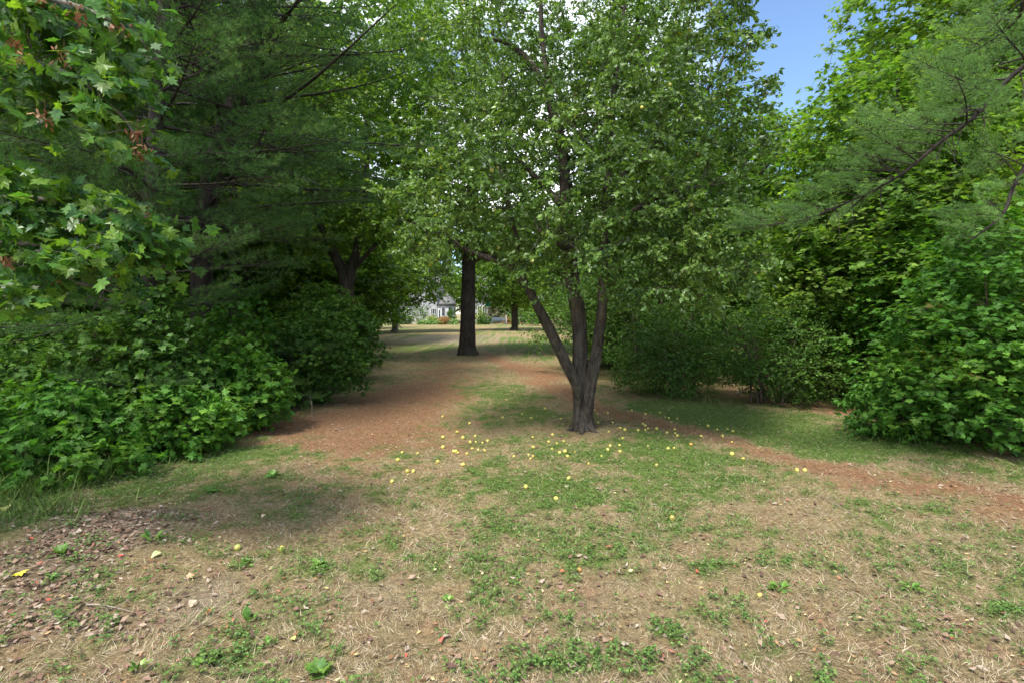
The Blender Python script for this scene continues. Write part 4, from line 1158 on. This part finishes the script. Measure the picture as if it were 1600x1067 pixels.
shrub('shrub', 'dark thicket far back at right of the clearing, seen between the fruit tree stems', 'shrub', 3.0, 15.5, 1.3, 1.6, 2.4, 227, DL, T_simple, .11, 520, stems=8, mind=.17, k=6)
shrub('sapling', 'light green sapling with layered leaves above the rounded bush', 'sapling', 5.9, 9.9, 1.2, .9, 3.3, 228, M['maple_leaf'], T_maple, .10, 360, stems=5, mind=.18, up=.8)
shrub('sapling', 'yellowish green sapling in the dark gap behind the rounded bush', 'sapling', 7.2, 11.6, 1.6, 1.2, 3.6, 229, M['maple_leaf'], T_maple, .11, 420, stems=5, mind=.2, up=.8)
shrub('shrub', 'mid green thicket far back at right behind the layered sapling', 'shrub', 9.4, 11.2, 1.8, 1.4, 3.4, 230, BL, T_maple, .12, 520, stems=8, mind=.2)

# ------------------------------------------------------------------ the wood beyond: trees repeated from three models
protoA = wood_tree('woodland_tree', 'tree of the wood standing beyond the clearing', -13, 22, 11.5, .18, 301, M['wood_leaf'], n=420, mind=.55, ls=.21, rad=3.6, low=.10, k=7, L_=.8)[0]
protoB = wood_tree('woodland_tree', 'tree of the wood standing beyond the clearing', -9, 27, 12.5, .20, 302, M['wood_leaf'], 'oak_bark', n=460, mind=.55, ls=.21, rad=3.8, low=.06, k=7, L_=.8)[0]
protoC = wood_tree('woodland_tree', 'tree of the wood standing beyond the clearing', 15, 20, 10.0, .16, 303, M['maple_leaf'], 'oak_bark', n=420, mind=.5, ls=.20, rad=3.4, low=.06, k=7, L_=.8)[0]
protos = [protoA, protoB, protoC]
WL = 'trees of the wood at the left, behind the pines'; WR = 'trees of the wood at the right, behind the maples'; WH = 'trees closing the view behind the house'
protoA['group'] = WL + ', deep'; protoA['label'] = 'leafy tree deep in the left wood, far behind the pines'
protoB['group'] = WL + ', deep'; protoB['label'] = 'leafy tree deep in the left wood, far behind the pines'
protoC['group'] = WR + ', near'; protoC['label'] = 'leafy tree of the right wood, just behind the bright maples'
rw = np.random.default_rng(400)
for (x, y, k_, s_) in [(-11.8, 28, 1, 1.5), (-11.2, 21, 1, 1.15), (-11.6, 15.6, 0, 1.25), (-15, 24, 1, 1.5), (-10.3, 18, 2, .8), (-14, 13.5, 0, 1), (-17, 18, 1, 1.1), (-15.5, 35, 0, 1), (-16, 30, 1, 1.1), (-22, 25, 2, 1.2), (-21, 12, 0, 1), (-14, 8, 1, .9), (-12.5, 41, 1, 1.0), (-20, 40, 0, 1.2),
                       (-28, 33, 1, 1.3), (-30, 18, 2, 1.3), (-13, 4.5, 2, .9), (-18, 52, 0, 1.2), (-26, 50, 1, 1.2)]:
    copy_tree(protos[k_], (x, y, 0), rw.uniform(0, 6.3), s_ * rw.uniform(.9, 1.1), ('leafy tree of the left wood, just behind the pines' if y < 20 else 'leafy tree deep in the left wood, far behind the pines'), WL + (', near' if y < 20 else ', deep'))
for (x, y, k_, s_) in [(10, 19, 0, .74), (14, 15, 1, 1), (19, 16, 2, 1.2), (7.4, 26, 1, .8), (12, 27, 2, 1.0), (18, 24, 0, 1.2), (8.5, 35, 2, .85), (15, 37, 1, 1.1), (24, 30, 0, 1.3), (17, 9.5, 1, 1.0), (23, 17, 1, 1.2),
                       (11, 46, 0, 1), (20, 48, 2, 1.2), (13.5, 6.0, 0, 1)]:
    copy_tree(protos[k_], (x, y, 0), rw.uniform(0, 6.3), s_ * rw.uniform(.9, 1.1), ('leafy tree of the right wood, just behind the bright maples' if y < 21 else 'leafy tree deep in the right wood, far behind the bright maples'), WR + (', near' if y < 21 else ', deep'))
for (x, y, k_, s_) in [(-40, 88, 0, 1.5), (-31, 95, 1, 1.6), (-23, 97, 2, 1.7), (-15, 96, 0, 1.6), (-7, 95, 1, 1.7), (1, 92, 2, 1.5), (4, 80, 1, 1.2), (8, 70, 0, 1.2), (9, 60, 2, 1.1), (12, 86, 1, 1.6), (20, 76, 0, 1.5),
                       (-36, 72, 2, 1.3), (-47, 70, 1, 1.5), (28, 60, 2, 1.5), (-3, 98, 2, 1.9), (-19, 103, 0, 2.0), (6, 100, 0, 1.9), (-34, 105, 1, 1.9), (18, 100, 2, 1.9)]:
    copy_tree(protos[k_], (x, y, 0), rw.uniform(0, 6.3), s_ * rw.uniform(.9, 1.1), ('tall leafy tree closing the view behind the house' if y > 86 and x < 6 else 'leafy tree on the garden edge beside the house, right' if x > 0 else 'leafy tree on the garden edge beside the house, left'), WH + ('' if y > 86 and x < 6 else ' at the right side' if x > 0 else ' at the left side'))

# ------------------------------------------------------------------ house beyond the lawn, glimpsed under the crowns
HD = 80.0
def HX(u): return (u - 800) / F * HD
def HZ(v): return EYE + (HV - v) / F * HD
M['siding'] = plain('pale_grey_siding', (0.34, 0.34, 0.335), .7, .1, 2)
M['stone'] = plain('pale_stone', (0.46, 0.44, 0.40), .85, .25, 5)
M['roof'] = plain('grey_shingles', (0.15, 0.145, 0.145), .85, .25, 6)
M['trim'] = plain('white_trim', (0.55, 0.55, 0.54), .5, .04, 3)
M['pane'] = plain('dark_glass', (0.03, 0.04, 0.05), .08, .1, 2, .8)
M['door'] = plain('white_door', (0.72, 0.74, 0.74), .4, .04, 3)
hs = thing('house', 'pale grey house with a round conical roofed turret, far across the lawn', 'house', (0, HD, 0))


def hwall(name, x0, x1, y0, y1, z0, z1, mat):
    mb = MB(); mb.box(x0, x1, y0, y1, z0, z1); return mb.build(name, mat, hs)


def window(x0, x1, z0, z1, y, parent=None, mull=1):
    fr_ = MB(); w = .09
    fr_.box(x0, x1, y - .10, y - .004, z0, z0 + w); fr_.box(x0, x1, y - .10, y - .004, z1 - w, z1)
    fr_.box(x0, x0 + w, y - .10, y - .004, z0 + w, z1 - w); fr_.box(x1 - w, x1, y - .10, y - .004, z0 + w, z1 - w)
    for k in range(mull):
        xm = x0 + (x1 - x0) * (k + 1) / (mull + 1); fr_.box(xm - .035, xm + .035, y - .09, y - .004, z0 + w, z1 - w)
    o = fr_.build('window', M['trim'], parent or hs)
    p = MB(); p.box(x0 + w, x1 - w, y - .05, y - .01, z0 + w, z1 - w); p.build('pane', M['pane'], o)
    return o


def gable(name, x0, x1, y0, y1, z0, h, ov, mat, along_x=True):
    mb = MB(); x0 -= ov; x1 += ov; y0 -= ov; y1 += ov; t = .18
    ym = (y0 + y1) / 2
    v = []
    for x in (x0, x1): v += [(x, y0, z0), (x, ym, z0 + h), (x, y1, z0), (x, y0, z0 + t), (x, ym, z0 + h + t), (x, y1, z0 + t)]
    q = [(0, 1, 4, 3), (1, 2, 5, 4), (6, 9, 10, 7), (7, 10, 11, 8), (0, 3, 9, 6), (2, 8, 11, 5), (3, 4, 10, 9), (4, 5, 11, 10), (0, 6, 7, 1), (1, 7, 8, 2)]
    f = []
    for a, b, c, d in q: f += [(a, b, c), (a, c, d)]
    mb.add(v, f); return mb.build(name, mat, hs)


hwall('wall', HX(600), HX(655), 0, 8, .0, 3.0, M['siding'])
hwall('foundation', HX(600) - .03, HX(655) + .02, -.05, 7.9, -.1, .75, M['stone'])
gable('roof', HX(600), HX(655), 0, 8, 3.003, 1.6, .45, M['roof'])
hwall('wall', HX(655) + .003, HX(684), -0.6, 9, -.05, 6.2, M['siding'])
hwall('wall', HX(684) + .003, HX(706), -0.4, 4, -.05, 2.75, M['siding'])
gable('roof', HX(655), HX(684), -.6, 9, 6.203, 2.6, .4, M['roof'])
hwall('wall', HX(728), HX(762), 1.0, 9, -.05, 5.6, M['siding'])
gable('roof', HX(728), HX(762), 1.0, 9, 5.603, 2.4, .4, M['roof'])
window(HX(621), HX(630), HZ(492), HZ(483), 0)
window(HX(636), HX(646), HZ(494), HZ(482), -.06, mull=2)
window(HX(602), HX(611), HZ(492), HZ(483), 0)
window(HX(665), HX(673), HZ(460), HZ(452), -.6)
window(HX(674), HX(683), HZ(492), HZ(482), -.6, mull=2)
window(HX(656), HX(664), HZ(492), HZ(482), -.6)
for u in (745, 753): window(HX(u), HX(u + 8), HZ(494), HZ(478), 1.0)
for u in (748,): window(HX(u), HX(u + 7), HZ(462), HZ(450), 1.0)
# door beside the turret
fr_ = MB(); x0, x1 = HX(686) - .1, HX(693) + .1
fr_.box(x0, x1, -.72, -.604, .1, 2.35); dr_ = fr_.build('door', M['door'], hs)
p = MB(); p.box(x0 + .16, x1 - .16, -.74, -.725, .5, 2.15); p.build('pane', M['pane'], dr_)
p = MB(); p.bar((x1 - .1, -.80, 1.1), (x1 - .1, -.80, 1.3), .025); p.build('handle', M['pane'], dr_)
# turret
tx, ty, trd = HX(700), -.6, 1.15
tb = MB(); tb.tube([(tx, ty, -.1), (tx, ty, HZ(477.5))], [trd, trd], 24); tu = tb.build('turret_wall', M['siding'], hs, True)
tr_ = MB(); tr_.tube([(tx, ty, HZ(477.3)), (tx, ty, HZ(477)), (tx, ty, HZ(474)), (tx, ty, HZ(466)), (tx, ty, HZ(457))], [trd * .9, trd + .28, trd + .12, .85, .05], 24)
tr = tr_.build('turret_roof', M['roof'], hs, True)
tf = MB(); tf.tube([(tx, ty, HZ(457.4)), (tx, ty, HZ(457)), (tx, ty, HZ(455.5)), (tx, ty, HZ(453.5))], [.06, .10, .08, .01], 8); tf.build('finial', M['trim'], tr, True)
for a in (-2.0, -1.1, -.2):
    c_ = np.array([tx + math.cos(a) * trd, ty + math.sin(a) * trd, 1.9]); s_ = np.array([-math.sin(a), math.cos(a), 0]); n_ = np.array([math.cos(a), math.sin(a), 0])
    for mat, w, h, off, nm in ((M['trim'], .34, .75, .03, 'window'), (M['pane'], .26, .66, .05, 'pane')):
        v = []
        for q_ in (-.08, off):
            v += [c_ + s_ * sx * w + np.array([0, 0, sz_ * h]) + n_ * q_ for sx, sz_ in ((-1, -1), (1, -1), (1, 1), (-1, 1))]
        qd = [(4, 5, 6, 7), (0, 4, 7, 3), (1, 2, 6, 5), (3, 7, 6, 2), (0, 1, 5, 4)]; f = []
        for a1, b1, c1, d1 in qd: f += [(a1, b1, c1), (a1, c1, d1)]
        mb = MB(); mb.add(v, f)
        if nm == 'window': last = mb.build('window', mat, hs)
        else: mb.build('pane', mat, last)

# pale shed glimpsed through the left wood
sh = thing('shed', 'pale outbuilding glimpsed as white scraps through the leaves of the left wood', 'shed', ((462 - 800) / F * 60, 60, 0))
mb = MB(); mb.box(-2.4, 2.4, 0, 4, 0, 5.4); mb.build('wall', M['trim'], sh)
hs_, hs = hs, sh
gable('roof', -2.4, 2.4, 0, 4, 5.403, 1.3, .3, M['roof']); window(-1.6, -.6, 4.3, 5.1, 0); window(.6, 1.6, 4.3, 5.1, 0)
hs = hs_

# garden bed in front of the house
GL = {}
GL['lime'] = leaf_mat('lime_leaf', [(0, (.16, .24, .03)), (1, (.34, .40, .06))], .3)
GL['grey'] = leaf_mat('grey_green_leaf', [(0, (.09, .16, .05)), (1, (.20, .30, .10))], .3)
GL['hosta'] = leaf_mat('hosta_leaf', [(0, (.10, .20, .04)), (.6, (.18, .30, .08)), (1, (.45, .50, .25))], .3)
GL['rust'] = leaf_mat('rust_leaf', [(0, (.20, .12, .03)), (1, (.42, .22, .06))], .25)
GL['olive'] = leaf_mat('olive_leaf', [(0, (.10, .11, .05)), (1, (.20, .19, .10))], .25)
k_ = 0
for (u, d, rx_, h, mat, nm, cat, lab) in [
    (655, 76, 1.5, 2.9, 'grey', 'garden_shrub', 'shrub', 'feathery pale green shrub, tallest in the bed before the house'),
    (637, 75, .9, 1.3, 'dark', 'garden_shrub', 'shrub', 'dark spiky low shrub at the left end of the garden bed'),
    (678, 74.5, 1.0, 1.2, 'lime', 'garden_shrub', 'shrub', 'lime yellow mound in the garden bed left of the rusty bush'),
    (693, 73.5, .9, 1.0, 'rust', 'garden_shrub', 'shrub', 'rusty orange brown bush at the front of the garden bed'),
    (665, 73.5, 1.2, .6, 'hosta', 'hosta', 'plant', 'pale edged low leafy plants under the feathery shrub'),
    (682, 73.0, 1.0, .5, 'hosta', 'hosta', 'plant', 'low variegated plant before the lime yellow mound'),
    (707, 73.5, .8, .6, 'hosta', 'hosta', 'plant', 'low yellow green plant right of the rusty orange bush'),
    (704, 76.5, .75, 2.1, 'dark', 'garden_shrub', 'shrub', 'dark upright shrub before the turret wall'),
    (749, 75, 1.3, 2.4, 'lime', 'garden_shrub', 'shrub', 'yellow green shrub just right of the thick trunk, far away'),
    (758, 74, 1.2, 1.1, 'dark', 'garden_shrub', 'shrub', 'dark low shrub right of the yellow green shrub by the house'),
    (772, 77, 2.0, 3.6, 'olive', 'garden_shrub', 'shrub', 'olive brown tall shrub behind the blue grey garden bench'),
    (796, 76, 1.2, 1.0, 'rust', 'garden_shrub', 'shrub', 'low straw yellow plant just right of the pale post'),
    (815, 70, 1.5, 2.3, 'grey', 'garden_shrub', 'shrub', 'bright green shrub right of the small dark lawn tree'),
    (834, 66, 1.6, 2.3, 'lime2', 'garden_shrub', 'shrub', 'green shrub at the far right end of the lawn'),
    (606, 72, 1.8, 2.0, 'grey', 'garden_shrub', 'shrub', 'green shrub left of the slim grey lawn tree'),
]:
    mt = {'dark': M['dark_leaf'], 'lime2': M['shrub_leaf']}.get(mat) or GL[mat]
    shrub(nm, lab, cat, (u - 800) / F * d, d, rx_, rx_ * .8, h, 500 + k_, mt, T_quad, .16, 110, mind=.16, stems=5, k=5, L_=.3); k_ += 1

# blue grey garden bench, pale post, teal panel hanging from the lawn tree
M['bluegrey'] = plain('blue_grey_paint', (0.13, 0.17, 0.20), .5, .1, 5)
bn = thing('garden_bench', 'blue grey slatted garden bench in the bed right of the thick trunk', 'bench', ((779 - 800) / F * 73, 73, 0))
for k in range(4): mb = MB(); mb.box(-.95, .95, -.28 + k * .15, -.16 + k * .15, .44, .47); mb.build('slat', M['bluegrey'], bn)
for k in range(3): mb = MB(); mb.box(-.95, .95, .34, .37, .60 + k * .16, .71 + k * .16); mb.build('slat', M['bluegrey'], bn)
for sx in (-1, 1):
    for y_, z_ in ((-.26, .66), (.30, 1.05)): mb = MB(); mb.box(sx * .92 - .04, sx * .92 + .04, y_ - .04, y_ + .035, 0, z_); mb.build('leg', M['bluegrey'], bn)
    mb = MB(); mb.box(sx * .92 - .05, sx * .92 + .05, -.34, .25, .663, .70); mb.build('armrest', M['bluegrey'], bn)
po = MB(); po.box(-.07, .07, -.07, .07, 0, 1.25); po.box(-.11, .11, -.11, .11, 1.253, 1.33)
o = po.build('garden_post', M['trim']); o.location = ((791 - 800) / F * 73.5, 73.5, 0); tag(o, 'short pale post between the garden bench and the small dark lawn tree', 'post')
M['teal'] = plain('teal_paint', (0.02, 0.38, 0.36), .4, .2, 6)
tl = thing('hanging_ornament', 'teal panel hanging high from the branches between thick trunk and small lawn tree', 'ornament', tuple(PD(762, 475, 50)))
mb = MB(); mb.box(-.20, .20, -.05, .05, -.26, .22); mb.box(-.25, .25, -.09, .09, .222, .27); mb.build('panel', M['teal'], tl)
mb = MB(); mb.bar((0, 0, .27), (0, 0, 2.0), .008); mb.build('cord', M['twig'], tl)

# ------------------------------------------------------------------ weeds, grass tufts, big fallen leaves and sticks in the foreground
M['weed'] = leaf_mat('weed_leaf', [(0, (.06, .14, .03)), (.6, (.12, .24, .04)), (1, (.22, .34, .07))], .3, clump=.2)
T_strap = (np.array([(0, 0, 0), (-.10, .3, .10), (.10, .3, .10), (-.13, .65, .16), (.13, .65, .16), (0, 1, .02), (0, .3, .06), (0, .65, .12)], float),
           np.array([(0, 6, 1), (0, 2, 6), (1, 6, 7), (1, 7, 3), (6, 2, 4), (6, 4, 7), (3, 7, 5), (7, 4, 5)]))
rwd = np.random.default_rng(600)


def weed(u, v, lab, n, size, el, tmpl, name='weed', cat='weed', wide=1.0):
    x, y = GP(u, v); t = thing(name, lab, cat, (x, y, float(gz(x, y))))
    mb0 = None
    for k in range(int(n * 1.5)):
        a = k * 2.4 + rwd.normal(0, .25); e = rwd.normal(el, .25)
        tip = np.array([[math.cos(a) * math.cos(e), math.sin(a) * math.cos(e), math.sin(e)]]); nr = np.array([[-math.cos(a) * .3, -math.sin(a) * .3, 1.0]]) + rwd.normal(0, .15, (1, 3))
        mb = MB(); s_ = size * .62 * rwd.uniform(.55, 1.15)
        mb.scatter(tmpl[0], tmpl[1], frames(tip, nr), np.array([[0.03 * math.cos(a) * rwd.random(), .03 * math.sin(a) * rwd.random(), .004 + .02 * rwd.random()]]), np.array([[s_ * wide, s_, s_]]))
        mb.build('leaf', M['weed'], t)


for a in [(92, 868, 'upright light green weed growing in the dead leaves at left', 8, .11, .9, T_broad),
          (78, 910, 'small pale green weed in dead leaves beside the yellow leaf', 6, .07, .7, T_broad),
          (497, 1045, 'broad lobed green weed at the bottom edge, left of centre', 9, .10, .45, T_maple_fine),
          (388, 972, 'light green upright weed in the lower left foreground', 7, .08, .9, T_broad),
          (385, 880, 'small green weed just left of the foreground fruit pair', 8, .07, .5, T_broad),
          (240, 845, 'long green dock leaf cluster among dead leaves at left', 6, .12, .35, T_strap, 'weed', 'weed', 1.8),
          (1220, 915, 'flat green rosette weed right of centre in dry grass', 12, .10, .25, T_strap, 'weed', 'weed', 1.4),
          (1425, 912, 'flat green rosette weed near the right edge in dry grass', 12, .10, .25, T_strap, 'weed', 'weed', 1.4),
          (500, 880, 'low dark green weed patch left of centre in the dry grass', 14, .06, .4, T_broad),
          (215, 1052, 'light green weed at the bottom left edge', 7, .06, .8, T_broad),
          (320, 1040, 'two-leaved light green weed at the bottom edge left of the lobed one', 4, .07, .8, T_broad),
          (420, 1010, 'small yellowish weed below the foreground fruit pair', 5, .06, .8, T_broad),
          (640, 870, 'small light green weed left of centre beyond the dry patch', 9, .05, .6, T_broad),
          (700, 930, 'small green weed in the dry grass of the middle foreground', 7, .05, .5, T_broad),
          (180, 740, 'large leaved weed at the end of the long grass on the left', 8, .16, .6, T_strap, 'weed', 'weed', 2.2),
          (425, 745, 'green weed at the clearing edge beside brown needles', 10, .10, .7, T_broad),
          (330, 770, 'bright green leafy weed before the seedling clumps', 9, .11, .6, T_broad),
          (1588, 716, 'round leaved dark green plant at the right edge under the bush', 7, .16, .8, T_broad)]:
    weed(*a)
# long grass along the left edge
for (u, v, lab, n, ln) in [(20, 775, 'long green grass tuft at the left edge below the seedlings', 260, .42), (110, 750, 'long grass tuft beside the leftmost seedling clump', 240, .40), (70, 800, 'grass tuft leaning over the dead leaves at left', 160, .30),
                           (190, 722, 'long grass tuft below the second seedling clump', 180, .36), (280, 705, 'thin grass tuft below the seedlings beside the needle patch', 140, .28),
                           (1120, 628, 'grass tuft below the small leaved bush right of the trunk', 120, .2), (1420, 690, 'grass tuft at the foot of the low right bush', 120, .2)]:
    x, y = GP(u, v); mb = MB()
    px = rwd.normal(0, .22, n); py = rwd.normal(0, .16, n); a = rwd.uniform(0, 6.28, n); e = rwd.uniform(.35, 1.3, n); l_ = ln * rwd.uniform(.4, 1.1, n)
    d1 = np.stack([np.cos(a) * np.cos(e), np.sin(a) * np.cos(e), np.sin(e)], -1); p0 = np.stack([px, py, gz(px + x, py + y) - float(gz(x, y)) - .01], -1)
    s_ = nz(np.cross(d1, [0, 0, 1.0])) * .0035
    p1 = p0 + d1 * l_[:, None] * .6; p2 = p1 + (d1 * .45 + np.stack([np.cos(a), np.sin(a), -.3 + 0 * a], -1) * .3) * l_[:, None] * .6
    v_ = np.stack([p0 - s_, p0 + s_, p1 + s_ * .8, p1 - s_ * .8, p2], 1)
    mb.add(v_.reshape(-1, 3), (np.array([(0, 1, 2), (0, 2, 3), (3, 2, 4)])[None] + (np.arange(n) * 5)[:, None, None]).reshape(-1, 3))
    o = mb.build('long_grass', mat_grn); o.location = (x, y, float(gz(x, y))); o['kind'] = 'stuff'

# single fallen leaves that stand out
for (u, v, lab, c_, s_, tm_) in [(30, 905, 'bright yellow fallen leaf on the dead leaves at the left edge', (.62, .52, .05), .085, T_maple_fine), (183, 876, 'small red fallen leaf in the dead leaves at left', (.5, .05, .04), .05, T_simple),
                             (303, 942, 'pale curled fallen leaf in the bare patch at lower left', (.46, .40, .28), .07, T_broad), (328, 957, 'orange brown fallen leaf beside the pale curled one', (.42, .18, .08), .05, T_broad),
                             (8, 792, 'large yellow green fallen leaf at the left frame edge', (.42, .40, .14), .13, T_broad), (293, 908, 'tan fallen leaf at the top of the bare patch at lower left', (.50, .30, .17), .06, T_maple_fine),
                             (413, 805, 'pinkish tan fallen leaf in the grass beyond the foreground fruit pair', (.55, .40, .28), .06, T_broad), (882, 889, 'red orange leaf scrap beside the small orange fallen fruit', (.55, .14, .07), .05, T_simple),
                             (460, 1006, 'yellow green fallen leaf near the bottom edge, left of centre', (.55, .50, .14), .05, T_broad), (250, 870, 'pale green fallen leaf on dead leaves beside the upright weed', (.40, .45, .20), .08, T_broad)]:
    x, y = GP(u, v); mb = MB(); a = rwd.uniform(0, 6.28); tv = tm_[0].copy(); tv[:, 2] = tv[:, 2] * 1.8 + rwd.normal(0, .03, len(tv))
    mb.scatter(tv, tm_[1], frames(np.array([[math.cos(a), math.sin(a), .05]]), np.array([[.1, -.25, 1.0]])), np.zeros((1, 3)), np.array([s_ * .72]))
    o = mb.build('fallen_leaf', plain('leaf_' + str(u), c_, .6, .25, 60)); o.location = (x, y, float(gz(x, y)) + .022); tag(o, lab, 'leaf')

# sticks
M['stick'] = bark_mat('stick', (.16, .12, .09), (.36, .30, .24), 30, .3)
for (p, q, r_, z1, lab) in [((490, 655), (478, 620), .006, .35, 'thin pale upright dead stem before the dark left shrubs'),
                            ((520, 668), (560, 662), .006, .02, 'short pale stick on the needles before the left shrubs'), ((1150, 615), (1215, 575), .02, .35, 'dead branch leaning inside the bush right of the trunk'), ((1195, 622), (1240, 590), .015, .3, 'thinner dead branch beside the leaning one under the right bush'),
                            ((135, 952), (210, 962), .005, .01, 'dark thin stick lying in the lower left foreground'), ((1330, 800), (1275, 770), .004, .01, 'thin stick on the dry grass right of the clover patch'),
                            ((1440, 668), (1540, 712), .012, .10, 'grey dead stick under the low bush at right')]:
    a = GP(*p); b = GP(*q) if z1 < .1 else np.array([GP(*p)[0] + (q[0] - p[0]) / F * GP(*p)[1], GP(*p)[1] + .15])
    o3 = np.array([a[0], a[1], float(gz(*a))]); e3 = np.array([b[0], b[1], float(gz(*b)) + (.01 if z1 < .1 else z1)]) - o3
    mb = MB(); ln = smooth_line([(0, 0, .01), e3 * .3 + rwd.normal(0, .012, 3) + (0, 0, .01), e3 * .7 + rwd.normal(0, .015, 3) + (0, 0, .01), e3], 12)
    mb.tube(ln, np.linspace(r_, r_ * .4, 12), 6, .2)
    for k in (4, 7): mb.tube([ln[k], ln[k] + e3 * .15 + rwd.normal(0, .05, 3) * (1, 1, .3) + (0, 0, .02)], [r_ * .5, r_ * .2], 5)
    o = mb.build('stick', M['stick'], None, True); o.location = o3; tag(o, lab, 'stick')
